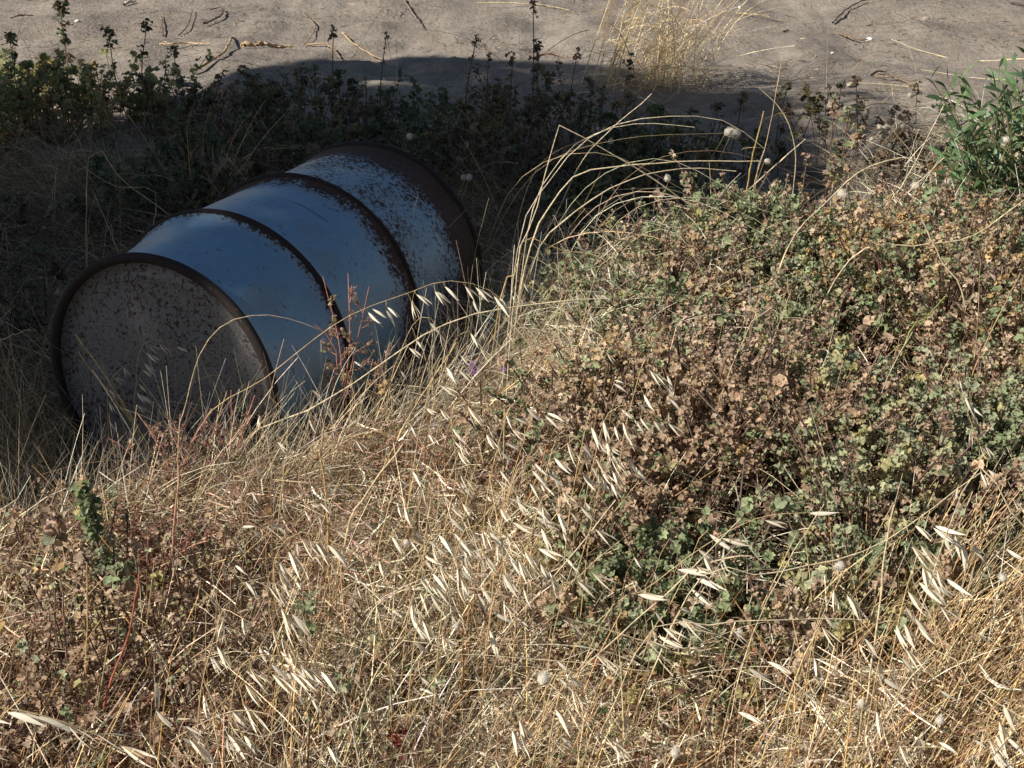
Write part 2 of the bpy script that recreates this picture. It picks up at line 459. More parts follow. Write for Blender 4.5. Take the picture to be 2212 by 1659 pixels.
def blades(base, L, lean, spread, droop, rad, col, K=6, sides=2):
    """curved blades: base (N,3); lean xyz direction bias; droop = bending under own weight"""
    N = len(base)
    d = norm(np.array(lean)[None]+rng.normal(size=(N, 3))*np.array(spread))
    t = np.linspace(0, 1, K)[None, :, None]
    side = norm(rng.normal(size=(N, 3))*[1, 1, 0])[:, None]
    L = L[:, None, None]; dr = droop[:, None, None]
    hor = norm(d*[1, 1, 0]+1e-6)[:, None]
    P = base[:, None]+d[:, None]*L*t+(hor*.6-np.array([0, 0, 1.]))*L*dr*t**2.2+side*L*.10*(t**2)*rng.normal(size=(N, 1, 1))
    gz = ground(P[..., 0], P[..., 1])
    P[..., 2] = np.maximum(P[..., 2], gz+.003)
    return ribbons(P, rad, col, sides)

def inpoly(poly, x, y):
    poly = np.array(poly); c = np.zeros(np.shape(x), bool); j = len(poly)-1
    for i in range(len(poly)):
        xi, yi = poly[i]; xj, yj = poly[j]
        c ^= ((yi > y) != (yj > y)) & (x < (xj-xi)*(y-yi)/(yj-yi+1e-12)+xi); j = i
    return c
def px_of(P):
    d = P-CAM; z = d@FW
    return 1106+F*(d@RT)/z, 829.5-F*(d@UP)/z
def scatter(n, x0, x1, y0, y1, zref=.2, pad=150):
    """random ground points that lie in or near the camera's wedge"""
    x = rng.uniform(x0, x1, n); y = rng.uniform(y0, y1, n)
    k = np.abs(x) < (y*1.0+.25)*.40+.25
    x, y = x[k], y[k]
    return x, y

# regions in plan (metres)
MAT = [(.10, 2.75), (.075, 2.32), (.125, 2.06), (.10, 1.80), (.23, 1.68), (.46, 1.70), (.61, 1.96), (.87, 2.05), (2.2, 2.6), (2.2, 3.5), (1.33, 3.42), (.5, 3.52), (.10, 3.22)]
def drum_clear(x, y, m=.30):
    u = (x-LID[0])*AX[0]+(y-LID[1])*AX[1]; v = -(x-LID[0])*AX[1]+(y-LID[1])*AX[0]
    return ~((u > -.02) & (u < .92) & (np.abs(v) < m))

def foliage_leaves(P, size, N_dir, col, seg=9):
    """small scalloped, cupped fan leaves. P (N,3) centres, size (N,), N_dir normals"""
    N = len(P)
    nrm = norm(N_dir); a = norm(np.cross(nrm, rng.normal(size=(N, 3)))); b = np.cross(nrm, a)
    an = np.linspace(-2.5, 2.5, seg)[None]
    ruf = np.where(np.arange(seg) % 2 == 0, 1.0, .84)[None]*rng.uniform(.85, 1.12, (N, seg))
    zz = np.where(np.arange(seg) % 2 == 0, .05, .48)[None]+rng.uniform(-.15, .35, (N, 1))+rng.normal(size=(N, seg))*.17
    R = size[:, None]*ruf
    V = P[:, None]+a[:, None]*(R*np.cos(an))[..., None]+b[:, None]*(R*np.sin(an))[..., None]+nrm[:, None]*(size[:, None]*zz)[..., None]
    V = np.concatenate([P[:, None], V], 1)
    S = seg+1
    i = np.arange(N)[:, None]*S
    k = np.arange(seg-1)[None]
    f = np.stack([i+0*k, i+1+k, i+2+k], -1).reshape(-1, 3)
    shade = np.concatenate([np.full((1, 1), .8), np.where(np.arange(seg) % 2 == 0, 1.12, .95)[None]], 1)
    K = (col[:, None]*shade[..., None]).reshape(-1, 3)
    return V.reshape(-1, 3), f, K

GREEN = [(.38, .425, .24), (.28, .335, .17), (.46, .49, .32), (.52, .46, .21)]
BROWN = [(.58, .42, .285), (.44, .30, .195), (.66, .52, .375), (.60, .42, .20)]
def shoots(base, H, green, leaf=.011, per=13, lean=(0, 0, 1), spread=(.35, .35, .1), low_brown=.6, stemr=.0018):
    """geranium-like shoots: hairy stem with a tuft of ruffled leaves. green (N,) share of green leaves. returns MB"""
    mb = MB(); N = len(base)
    d = norm(np.array(lean)[None]+rng.normal(size=(N, 3))*np.array(spread))
    t = np.linspace(0, 1, 5)[None, :, None]
    side = rng.normal(size=(N, 1, 3))*[.15, .15, 0]
    P = base[:, None]+d[:, None]*H[:, None, None]*t+side*H[:, None, None]*t**2
    scol = palette(N, [(.27, .185, .145), (.20, .12, .09), (.33, .26, .20)], [3, 2, 1])
    V, f, k = ribbons(P, np.full(N, stemr)[:, None]*np.linspace(1.2, .8, 5)[None], scol, 3)
    mb.add(V, f, k)
    # leaves: dense at the tip, looser lower
    u = rng.random((N, per))**.42
    u[:, :4] = 1-rng.random((N, 4))*.06
    idx = u*4; lo = np.clip(idx.astype(int), 0, 3); fr = (idx-lo)[..., None]
    ar = np.arange(N)[:, None]
    Q = P[ar, lo]*(1-fr)+P[ar, lo+1]*fr
    out = norm(rng.normal(size=(N, per, 3))+np.array([0, 0, .35]))
    r = leaf*rng.uniform(.4, 2.0, (N, per, 1))*(1.2-.7*u[..., None]+.25)
    Q = Q+out*r
    nd = norm(out*.7+np.array([0, 0, .9])+rng.normal(size=out.shape)*.45)
    sz = leaf*np.exp(rng.normal(size=(N, per))*.30)*.82*rng.uniform(.75, 1.3, (N, 1))
    gs = green          # a shoot is mostly green or mostly brown
    isg = rng.random((N, per)) < np.clip(gs[:, None]*(1.25-low_brown*(1-u)*2), 0, 1)
    M = N*per
    def clumped(cols, o):
        v = np.clip(vnoise(base[:, 0], base[:, 1], 8, o)*1.3-.15+rng.normal(size=N)*.13, 0, .999)*(len(cols)-1)
        i = v.astype(int); f = (v-i)[:, None]; c = np.array(cols)
        return np.repeat(c[i]*(1-f)+c[np.minimum(i+1, len(cols)-1)]*f, per, 0)*np.exp(rng.normal(size=(M, 1))*.15)
    cg = clumped(GREEN, 5); cb = clumped(BROWN, 8)
    col = np.where(isg.reshape(-1, 1), cg, cb)
    V, f, k = foliage_leaves(Q.reshape(-1, 3), sz.reshape(-1), nd.reshape(-1, 3), col, 10)
    mb.add(V, f, k)
    return mb

# ------------------------------------------------------------------ uncounted plant cover
def patchy(x, y, s, o): return vnoise(x, y, s, o)

def build_mat():
    # the low geranium mat at the right, lit by the sun
    x, y = scatter(52000, -.2, 2.2, 1.5, 4.0)
    k = inpoly(MAT, x+rng.normal(size=len(x))*.04, y+rng.normal(size=len(x))*.05)
    x, y = x[k], y[k]
    # dark hollows between the plants: the two that the photo shows plus small ones
    for (px, py, r) in ((1935, 770, .105), (1985, 850, .06), (1690, 1160, .075), (2150, 1130, .05), (1275, 745, .05)):
        c = atz(px, py, .40); k = np.hypot(x-c[0], (y-c[1]-.12)*.5) > r*1.75*rng.uniform(.75, 1.15, len(x)); x, y = x[k], y[k]
    k = rng.random(len(x)) < .25+.9*sstep(.22, .5, patchy(x, y, 5.5, 31)); x, y = x[k], y[k]
    k = rng.random(len(x)) > .72*(1-sstep(.14, .42, x))*sstep(1.95, 2.3, y); x, y = x[k], y[k]
    x, y = x[:9000], y[:9000]
    # single plants that stray into the straw round the mat
    x2, y2 = scatter(9000, -.25, 1.6, 1.4, 3.3)
    k = ~inpoly(MAT, x2, y2) & (y2 < crest(x2)) & (rng.random(len(x2)) < .35*sstep(.48, .62, patchy(x2, y2, 4, 37)))
    x = np.concatenate([x, x2[k][:700]]); y = np.concatenate([y, y2[k][:700]])
    H = .09+.15*patchy(x, y, 4.2, 13)+.13*patchy(x, y, 11, 14)+rng.uniform(-.03, .04, len(x))
    H *= .75+.25*sstep(1.7, 2.1, y)
    base = np.stack([x, y, ground(x, y)], 1)
    v = patchy(x, y, 11, 17)*.5+patchy(x, y, 4, 18)*.5+rng.normal(size=len(x))*.045
    g = np.where(v > .445, .95, .10)
    mb = shoots(base, H, g, .0078, 15, (0.05, 0, 1), (.33, .33, .1), stemr=.0021)
    m = 1300; j = rng.integers(len(x), size=m)     # woolly stems that end in a brown seed tuft
    m2 = shoots(base[j]+rng.normal(size=(m, 3))*[.01, .01, 0], H[j]*rng.uniform(.95, 1.35, m), np.full(m, .04), .0056, 15, (.08, 0, 1), (.38, .38, .1), stemr=.0023)
    off = mb.n
    mb.V += m2.V; mb.K += m2.K; mb.F += [f_+off for f_ in m2.F]; mb.n += m2.n
    o = mb.build('geranium_mat', M_leaf)
    tag(o, 'low mat of crinkled green and brown geranium leaves in the sun', 'ground cover', kind='stuff')
build_mat()
def build_brown_cover():
    x, y = scatter(6000, -1.2, .1, 1.1, 2.2)
    dens = (1-sstep(-.62, -.30, x+.12*(y-1.2)))*sstep(.30, .55, patchy(x, y, 5, 33))+.04
    k = rng.random(len(x)) < dens; x, y = x[k][:650], y[k][:650]
    base = np.stack([x, y, ground(x, y)], 1)
    g = np.where(rng.random(len(x)) < .16, .8, .06)
    mb = shoots(base, .09+.15*patchy(x, y, 5, 35)+rng.uniform(-.03, .07, len(x)), g, .0060, 10, (.05, 0, 1), (.35, .3, .1), stemr=.0017)
    tag(mb.build('geranium_patch', M_leaf), 'dry brown geranium shoots among the grass at the lower left', 'ground cover', kind='stuff')
build_brown_cover()

def build_shade_cover():
    # geranium shoots in the shaded hollow behind and left of the drum
    x, y = scatter(9000, -2.6, 2.0, 3.2, 6.4)
    dens = .62*sstep(.36, .66, patchy(x, y, 2.6, 41))*(1-sstep(5.2, 6.1, y+.35*sstep(-.2, 1.0, x)))
    dens *= np.where(x > .6, .35, 1)*np.where((x > .2) & (y < 3.8), .4, 1)
    dens += .9*np.exp(-(((x+2.0)/.36)**2+((y-5.3)/.36)**2)); dens *= 1-.55*sstep(4.9, 5.6, y)*(x > -1.5)
    k = (rng.random(len(x)) < dens) & drum_clear(x, y, .36) & ~inpoly(MAT, x, y); x, y = x[k][:2600], y[k][:2600]
    H = .10+.20*patchy(x, y, 3, 15)+rng.uniform(-.04, .08, len(x))
    H *= 1-.35*sstep(4.8, 5.8, y)
    base = np.stack([x, y, ground(x, y)], 1)
    g = np.clip(sstep(.35, .7, patchy(x, y, 4, 19))*.7+.08, 0, 1)
    g = np.where((x < -1.5) & (y > 4.8), .75, g)
    mb = shoots(base, H, g, .013, 14, (0, 0, 1), (.25, .25, .1))
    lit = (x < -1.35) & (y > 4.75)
    mb = shoots(base[~lit], H[~lit], g[~lit], .013, 14, (0, 0, 1), (.25, .25, .1)); mb.K = [c*.42 for c in mb.K]  # stem and leaf colours darkened to deepen the shade in the hollow
    m3 = shoots(base[lit], H[lit]*1.15, np.full(lit.sum(), .7), .014, 16, (0, 0, 1), (.25, .25, .1)); m3.K = [c*np.array([.85, .80, .60]) for c in m3.K]  # sunlit copy of the same shoots, tinted lighter and yellower
    tag(m3.build('geranium_clump', M_leaf), 'yellow green geranium clump at the upper left edge, leaf colour kept lighter as sunlit', 'ground cover', kind='stuff')
    tag(mb.build('shade_tinted_geranium', M_leaf), 'geranium shoots in the hollow behind the drum, leaf colour darkened for shade', 'ground cover', kind='stuff')
build_shade_cover()

def grass_patch(name, label, x, y, z0, L, lean, spread, droop, rad, cols, wts, K=6, sides=2, mat=None, var=.28, cat='grass', hz=0):
    base = np.stack([x, y, ground(x, y)+z0], 1)
    n = len(x)
    V, f, k = blades(base, L, lean, spread, droop, rad, palette(n, cols, wts, var), K, sides)
    o = mesh_from(name, V, [f], mat or M_straw, k)
    tag(o, label, cat, kind='stuff'); return o

def front_zone(x, y):
    """1 where the tangled foreground grass grows"""
    edge = crest(x)
    return 1-sstep(edge-.02, edge+.10, y)

def build_litter():
    # matted broken straw: short pieces lying in every direction through the depth of the mat
    n = 120000
    x, y = scatter(n, -1.1, 1.3, 1.05, 2.9)
    k = rng.random(len(x)) < front_zone(x, y)*(.10+.90*sstep(.28, .6, patchy(x, y, 8, 51)))*(1-.75*sstep(.50, .68, patchy(x, y, 5.5, 57))*(.4+.6*(1-sstep(-.5, 0, x))))
    x, y = x[k], y[k]
    im = inpoly(MAT, x, y)
    k = (~im | (rng.random(len(x)) < .10)) & drum_clear(x, y, .30); x, y = x[k], y[k]
    n = len(x)
    top = .01+.15*patchy(x, y, 4.4, 53)+.11*patchy(x, y, 13, 54)+.04*(inpoly(MAT, x, y))
    z = ground(x, y)+top*rng.random(n)**.55
    L = rng.uniform(.015, .07, n)*np.where(rng.random(n) < .22, 1.9, 1)
    d = norm(rng.normal(size=(n, 3))*[1, 1, .38]+np.array([.15, -.2, 0]))
    t = np.linspace(-.5, .5, 4)[None, :, None]
    bend = rng.normal(size=(n, 1, 3))*[.3, .3, .25]
    P = np.stack([x, y, z], 1)[:, None]+d[:, None]*L[:, None, None]*t+bend*L[:, None, None]*(t**2)
    red = sstep(.40, .62, patchy(x, y, 2.6, 61)+.40*(1-sstep(-.65, -.1, x)))
    cs = palette(n, STRAW, [4, 3, 3, 1.6], .28); cr = palette(n, RED+[(.40, .27, .14)], [3, 3, 2, 2], .25)
    col = np.where((rng.random(n) < red*.72)[:, None], cr, cs)
    V, f, k = ribbons(P, rng.uniform(.0005, .0016, n)[:, None]*np.array([[.7, 1, 1, .5]]), col, 2)
    tag(mesh_from('straw_litter', V, [f], M_straw, k), 'matted broken straw and dry brown bits covering the foreground', 'dry grass', kind='stuff')
    # curled dead leaves among it
    n = 16000
    x, y = scatter(n*2, -1.1, 1.2, 1.1, 2.75)
    k = rng.random(len(x)) < front_zone(x, y)*(.12+sstep(.45, .65, patchy(x, y, 3.2, 67)+.2*(1-sstep(-.75, -.2, x))))
    k &= ~inpoly(MAT, x, y) & drum_clear(x, y, .30)
    x, y = x[k][:n], y[k][:n]; n = len(x)
    z = ground(x, y)+(.06+.16*patchy(x, y, 4.4, 53))*rng.random(n)**.5
    col = palette(n, [(.30, .16, .10), (.24, .12, .08), (.44, .28, .13), (.36, .22, .16), (.13, .17, .07)], [4, 3, 2, 3, .8], .25)
    V, f, k = foliage_leaves(np.stack([x, y, z], 1), rng.uniform(.003, .009, n), rng.normal(size=(n, 3))+[0, 0, .8], col, 7)
    tag(mesh_from('dead_leaves', V, [f], M_leaf, k), 'small curled brown dead leaves caught in the dry grass', 'dead leaves', kind='stuff')
build_litter()

def build_grass():
    # standing and leaning dry grass of the foreground
    x, y = scatter(60000, -1.1, 1.4, 1.0, 2.9)
    k = rng.random(len(x)) < front_zone(x, y)*(.3+.7*sstep(.25, .6, patchy(x, y, 5, 71)))*(1-.75*sstep(.50, .68, patchy(x, y, 5.5, 57)))*(.55+.45*sstep(-.6, -.2, x))
    k &= ~(inpoly(MAT, x, y) & (rng.random(len(x)) < 1-.55*(1-sstep(.1, .5, x)))) & drum_clear(x, y, .30)
    x, y = x[k][:19000], y[k][:19000]; n = len(x)
    L = rng.uniform(.12, .38, n)*(.7+.5*patchy(x, y, 3, 73))
    grass_patch('dry_grass', 'tangled sunlit dry grass stems over the whole foreground', x, y, 0, L, (.22, .10, .85), (.42, .42, .25),
                rng.uniform(.05, .8, n), rng.uniform(.0006, .0015, n), STRAW+RED[:1], [5, 4, 3, 1.2, 1.0], 7)
    # long pale blades that bow over
    x, y = scatter(14000, -1.1, 1.4, 1.05, 3.3)
    k = (rng.random(len(x)) < front_zone(x, y)*(.1+.9*sstep(.4, .62, patchy(x, y, 3.5, 175)))) & drum_clear(x, y, .3)
    k &= ~(inpoly(MAT, x, y) & (rng.random(len(x)) < .85)); x, y = x[k][:3000], y[k][:3000]; n = len(x)
    grass_patch('arching_grass', 'long pale dry blades bowing over in the foreground', x, y, 0, rng.uniform(.22, .50, n), (.28, -.05, .8), (.45, .35, .2),
                rng.uniform(.3, 1.1, n), rng.uniform(.0006, .0015, n), [(.80, .68, .46), (.88, .80, .60), (.60, .46, .28)], [4, 3, 2], 9)
    # coarse golden stems standing clear of the tangle
    x, y = scatter(9000, -1.1, 1.3, 1.05, 2.75)
    k = (rng.random(len(x)) < front_zone(x, y)*(.2+.8*sstep(.4, .6, patchy(x, y, 4, 171)))) & drum_clear(x, y, .3)
    k &= ~(inpoly(MAT, x, y) & (rng.random(len(x)) < .82)); x, y = x[k][:1900], y[k][:1900]; n = len(x)
    grass_patch('coarse_stems', 'coarse golden stems standing in the dry grass of the foreground', x, y, 0, rng.uniform(.14, .38, n), (.24, .05, .9), (.22, .25, .12),
                rng.uniform(0, .22, n), rng.uniform(.0010, .0019, n), [(.66, .47, .23), (.76, .62, .38), (.46, .28, .12), (.34, .19, .10)], [4, 3, 3, 2], 5, 3)
    # the coarse reeds leaning up to the right at the lower right
    x = rng.uniform(.2, 1.15, 4200); y = rng.uniform(1.1, 2.15, 4200)
    k = (rng.random(4200) < sstep(.30, .62, x+.15*(y-1.4))) & (y < 1.75+.45*(x-.4)); x, y = x[k], y[k]; n = len(x)
    grass_patch('reed_straw', 'thick yellow straw leaning to the right at the lower right', x, y, 0, rng.uniform(.16, .42, n), (.50, .12, .75), (.16, .16, .16),
                rng.uniform(0, .25, n), rng.uniform(.0011, .0021, n), [(.64, .46, .22), (.72, .58, .34), (.44, .29, .12)], [4, 3, 2], 6, 3)
    # grass in the shaded hollow left of the drum and in front of its lid
    x, y = scatter(34000, -1.9, .1, 1.95, 4.9)
    k = (rng.random(len(x)) < .25+.75*sstep(.25, .55, patchy(x, y, 3, 77))) & drum_clear(x, y, .31) & (y > 2.05)
    k &= (x < -.25+.45*(y-2.5)) & (y > crest(x)-.05)
    x, y = x[k][:11000], y[k][:11000]; n = len(x)
    grass_patch('shade_tinted_grass', 'thin tangled dry grass left of the drum, colours dimmed for shade', x, y, 0, rng.uniform(.14, .50, n), (-.25, -.12, .8), (.42, .35, .2),
                rng.uniform(.15, .9, n), rng.uniform(.0005, .0011, n), [(.52, .42, .26), (.30, .22, .13), (.20, .125, .07), (.19, .19, .10)], [3, 4, 3, 1], 8)  # straw colours dimmed to deepen the shade here
    # longer shaded blades beside the lid
    x = np.concatenate([rng.uniform(-1.45, -.85, 1100), rng.uniform(-1.1, -.4, 260)]); y = np.concatenate([2.45+rng.uniform(-.28, .30, 1100), rng.uniform(2.2, 2.42, 260)]); k = drum_clear(x, y, .30); x, y = x[k], y[k]; n = len(x)
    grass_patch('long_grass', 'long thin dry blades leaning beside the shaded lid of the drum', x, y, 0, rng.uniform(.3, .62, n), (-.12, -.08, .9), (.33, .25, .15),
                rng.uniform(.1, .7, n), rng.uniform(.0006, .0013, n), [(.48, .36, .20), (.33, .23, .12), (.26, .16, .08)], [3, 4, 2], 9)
    # between the lid and the sunlit front
    x = rng.uniform(-1.15, .12, 9000); y = crest(x)+rng.uniform(-.16, .12, 9000)
    k = drum_clear(x, y, .29) ; x, y = x[k], y[k]; n = len(x)
    grass_patch('thin_grass', 'thin upright dry grass standing in front of the drum', x, y, 0, rng.uniform(.12, .40, n)*(.8+.3*sstep(-.8, -.5, x)), (.1, 0, 1), (.28, .25, .1),
                rng.uniform(.05, .7, n), rng.uniform(.0005, .001, n), STRAW, [4, 2, 4, 2], 7)
    x = rng.uniform(-1.05, .05, 1500); y = crest(x)+rng.uniform(-.16, .08, 1500); k = drum_clear(x, y, .29); x, y = x[k], y[k]; n = len(x)
    grass_patch('tall_grass', 'tall thin dry grass rising in front of the drum', x, y, 0, rng.uniform(.24, .46, n), (.16, 0, 1), (.24, .2, .1),
                rng.uniform(.05, .6, n), rng.uniform(.0005, .0011, n), STRAW, [4, 3, 3, 1], 8)
    # long loose stems over the shaded cover behind the drum
    x, y = scatter(1500, -2.3, 1.6, 3.3, 6.0)
    k = drum_clear(x, y, .4); x, y = x[k][:620], y[k][:620]; n = len(x)
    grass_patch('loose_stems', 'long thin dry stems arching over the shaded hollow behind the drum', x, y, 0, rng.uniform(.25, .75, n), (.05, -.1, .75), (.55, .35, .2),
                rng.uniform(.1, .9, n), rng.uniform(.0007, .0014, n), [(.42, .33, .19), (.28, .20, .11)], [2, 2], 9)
    # straw at the far right round the green shrub
    x, y = scatter(12000, .5, 2.6, 3.3, 5.4)
    dens = sstep(0, .5, (x-(1.0+.35*np.maximum(y-4.3, 0)))*2.6)*(.3+.7*patchy(x, y, 5, 81))+.5*((y < 4.1) & (x > .25))
    k = rng.random(len(x)) < dens; x, y = x[k][:5600], y[k][:5600]; n = len(x)
    grass_patch('pale_straw', 'pale dry straw heaped round the green shrub at the right', x, y, 0, rng.uniform(.14, .46, n), (-.1, -.1, .55), (.55, .5, .3),
                rng.uniform(.1, .7, n), rng.uniform(.0008, .0017, n), STRAW, [5, 4, 2, .6], 6)
    # straw crossing the back edge of the geranium mat
    x, y = scatter(12000, -.1, 2.0, 2.7, 4.1)
    k = inpoly([(-.02, 2.6), (.25, 3.0), (.6, 3.2), (1.0, 3.1), (1.8, 2.9), (2.0, 4.1), (.5, 3.85), (.1, 3.55), (-.12, 3.0)], x, y)
    x, y = x[k][:2900], y[k][:2900]; n = len(x)
    grass_patch('edge_straw', 'pale straw lying across the back edge of the geranium mat', x, y, .10, rng.uniform(.10, .34, n), (.3, -.2, .55), (.6, .4, .25),
                rng.uniform(.1, .7, n), rng.uniform(.0006, .0014, n), STRAW, [5, 5, 2, .5], 7)
    x, y = scatter(16000, -.1, .6, 2.2, 3.6)
    k = inpoly([(-.05, 2.3), (.16, 2.3), (.30, 2.7), (.50, 3.15), (.75, 3.45), (.2, 3.42), (.0, 3.0)], x+rng.normal(size=len(x))*.04, y); x, y = x[k][:2300], y[k][:2300]; n = len(x)
    grass_patch('corner_straw', 'bright tangled straw over the upper left corner of the geranium mat', x, y, .12, rng.uniform(.08, .30, n), (.25, -.25, .7), (.6, .45, .25),
                rng.uniform(.1, .9, n), rng.uniform(.0006, .0014, n), STRAW, [5, 5, 2, .5], 7)
    # a few stems growing through the mat
    x, y = scatter(6000, 0, 1.8, 1.8, 3.7); k = inpoly(MAT, x, y) & (rng.random(len(x)) < .15+.85*(x < .40)); x, y = x[k][:1700], y[k][:1700]; n = len(x)
    grass_patch('mat_straw', 'single dry stems growing through the geranium mat', x, y, .05, rng.uniform(.12, .32, n), (.12, 0, .8), (.45, .35, .2),
                rng.uniform(.05, .6, n), rng.uniform(.0006, .0012, n), STRAW, [5, 5, 3, 2], 6)
build_grass()

# ------------------------------------------------------------------ wild oats
def spikelet_mesh(seed, open_=.10):
    r = np.random.default_rng(seed)
    mb = MB(); K = 8; t = np.linspace(0, 1, K)
    for s, ph in ((1, 0), (-1, .5), (.15, 1.3)):
        wd = np.sin(np.pi*np.clip(t, .02, .985)**.68)**1.1*(.068 if abs(s) == 1 else .05)
        ln = 1.0 if s == 1 else (.93 if s == -1 else .72)
        cy = s*(.012+open_*t**1.3+.05*np.sin(np.pi*t)); cz = .03*np.sin(t*3+ph)*(1 if abs(s) == 1 else .3)
        keel = np.stack([t*ln, cy+np.sign(s)*wd*.35, cz], 1)
        a = np.stack([t*ln, cy-np.sign(s)*wd*.12, cz+wd], 1); b = np.stack([t*ln, cy-np.sign(s)*wd*.12, cz-wd], 1)
        V = np.stack([a, keel, b], 1).reshape(-1, 3)
        i = np.arange(K-1)*3
        f = np.concatenate([np.stack([i, i+1, i+4, i+3], -1), np.stack([i+1, i+2, i+5, i+4], -1)])
        c = np.array([.90, .83, .66])*r.uniform(.92, 1.04) if abs(s) == 1 else np.array([.58, .42, .24])
        cc = np.tile(c, (len(V), 1))*np.repeat(np.linspace(.86, 1.05, K), 3)[:, None]
        mb.add(V, f, cc)
    V = mb
    P = np.array([[[.5, .02, 0], [.95, .04, .01], [1.35, .10+.1*r.random(), .05]]])
    v, f, k = ribbons(P, np.array([[.006, .006, .003]]), np.array([[.45, .30, .15]]), 3)
    mb.add(v, f, k)
    o = mb.build('spikelet', M_husk, smooth=False)
    me = o.data; bpy.data.objects.remove(o)
    return me
SPK = [spikelet_mesh(i, o_) for i, o_ in enumerate((.07, .12, .17, .21, .10))]

def mat_from_dir(d, twist):
    x = norm(np.array(d)); h = np.array([0, 0, 1.]) if abs(x[2]) < .95 else np.array([1., 0, 0])
    y = norm(np.cross(h, x)); z = np.cross(x, y)
    y2 = y*math.cos(twist)+z*math.sin(twist); z2 = np.cross(x, y2)
    return x, y2, z2
from mathutils import Matrix
def place(me, name, P, d, size, parent, twist):
    o = bpy.data.objects.new(name, me); C.objects.link(o); o.parent = parent
    x, y, z = mat_from_dir(d, twist)
    m = Matrix([[x[0], y[0], z[0], P[0]], [x[1], y[1], z[1], P[1]], [x[2], y[2], z[2], P[2]], [0, 0, 0, 1]])
    o.matrix_local = m @ Matrix.Scale(size, 4)
    return o

def root_points(W):
    """prepend points that carry a stem down to the ground"""
    p0, p1 = W[0], W[1]
    g = float(ground(p0[0], p0[1])); h = p0[2]-g
    if h <= .01: return W
    d = p0-p1; hd = d[:2]/max(np.linalg.norm(d), 1e-6)
    xy = p0[:2]+hd*min(h*.5, .12)
    r = np.array([xy[0], xy[1], float(ground(xy[0], xy[1]))-.01])
    return np.vstack([r, W])

def world_trace(pts, Y0, Y1):
    pts = np.array(pts, float); d = np.concatenate([[0], np.cumsum(np.hypot(*np.diff(pts, axis=0).T))]); d /= d[-1]
    W = np.array([at(x, y, Y0+(Y1-Y0)*t) for (x, y), t in zip(pts, d)])
    for w_ in W: w_[2] = max(w_[2], float(ground(w_[0], w_[1]))+.004)
    return W

def oat(label, pts, z=.40, n=8, size=.040, ang=50, t0=.6, dY=.05, spread=22, ped=.018, col=(.62, .46, .24), r=.0011, Y0=None, brome=False):
    """pts: image trace from low on the stem to its tip; z: height of the tip above the ground"""
    tip = atg(pts[-1][0], pts[-1][1], z)
    Y = Y0 if Y0 else tip[1]
    W = world_trace(pts, Y-dY, Y)
    W = root_points(W)
    root = empty('wild_oat_stalk', W[0])
    tag(root, label, 'oat stalk', 'wild oat stalks with pale seed heads')
    nn = 26
    S = spline(W, nn)
    mb = MB()
    Rr = np.linspace(r*1.25, r*.45, nn)[None]
    mb.add(*ribbons(S[None], Rr, np.array([col]), 4))
    dd = np.concatenate([[0], np.cumsum(np.linalg.norm(np.diff(S, axis=0), axis=1))]); dd /= dd[-1]
    # fraction of the traced part, not of the root run
    n = int(n*1.35); ts = np.linspace(t0, .995, n)+rng.normal(size=n)*.01
    for i, t in enumerate(ts):
        t = min(max(t, 0), 1)
        p = np.array([np.interp(t, dd, S[:, k]) for k in range(3)])
        a = math.radians(ang+rng.normal()*spread*.55)
        d = RT*math.cos(a)-UP*math.sin(a)+FW*rng.normal()*.35
        d = norm(d)
        e = RT*rng.normal()*.5+FW*rng.normal()*.5+d*1.1-np.array([0, 0, .4])
        L = ped*rng.uniform(.4, 1.5)*(1 if i < n-1 else .3)
        q = p+norm(e)*L
        mid = (p+q)/2+np.array([0, 0, .25*L])
        mb.add(*ribbons(spline([p, mid, q], 5)[None], np.full((1, 5), .00035), np.array([col]), 3))
        s = size*rng.uniform(.78, 1.12)
        place(SPK[rng.integers(len(SPK))], 'spikelet', q-W[0], d, s, root, rng.uniform(-.7, .7)+(0 if rng.random() < .5 else math.pi))
    mb.build('stem', M_straw, root, origin=W[0])
    return root

def cl(label, x0, y0, x1, y1, n, size=.034, ang=50, z=.38, side=-1, low=230, **kw):
    """oat head that hangs from (x0,y0) to (x1,y1) in the image, its stem rising from below"""
    pts = [(x0+side*60, y0+low), (x0+side*35, y0+low*.45), (x0-4, y0+6), (x0*.62+x1*.38+6, y0*.7+y1*.3-14), (x1, y1)]
    return oat(label, pts, z, n, size, ang, .60, .04, **kw)

oat('oat stalk arching right just below the middle of the blue drum', [(430, 925), (575, 815), (740, 690), (890, 630), (960, 607), (1040, 618), (1095, 655)], .46, 12, .034, 48, .70, .10, ped=.014)
oat('drooping oat head in front of the drum lid, left of the arching brome', [(290, 900), (294, 837), (297, 779), (311, 742), (342, 733), (385, 750)], .46, 9, .030, 35, .66, .02, ped=.010)
oat('small oat head left of the drooping head before the lid', [(232, 880), (238, 830), (246, 810), (275, 786)], .44, 4, .026, 45, .75, .02, ped=.006)
oat('large oat head of plump white spikelets left of centre, by the reddish patch', [(640, 1420), (600, 1330), (592, 1215), (625, 1160), (668, 1150), (705, 1172)], .40, 13, .044, 57, .46, .03, spread=14, ped=.026)
oat('oat stalk hanging in a line down the left of the large white head', [(625, 1500), (600, 1400), (580, 1300), (583, 1235), (600, 1225)], .36, 6, .038, 62, .45, .02, spread=14)
oat('oat head of white spikelets below the large head at the lower left of centre', [(505, 1620), (500, 1520), (520, 1440), (560, 1415), (625, 1420), (690, 1440)], .32, 13, .044, 40, .58, .03, spread=14, ped=.024)
oat('close oat stalk crossing the bottom left corner with long grey spikelets', [(-80, 1560), (-10, 1530), (60, 1538), (140, 1560), (215, 1590), (270, 1615)], .26, 8, .052, 22, .32, .0, spread=10, ped=.012)
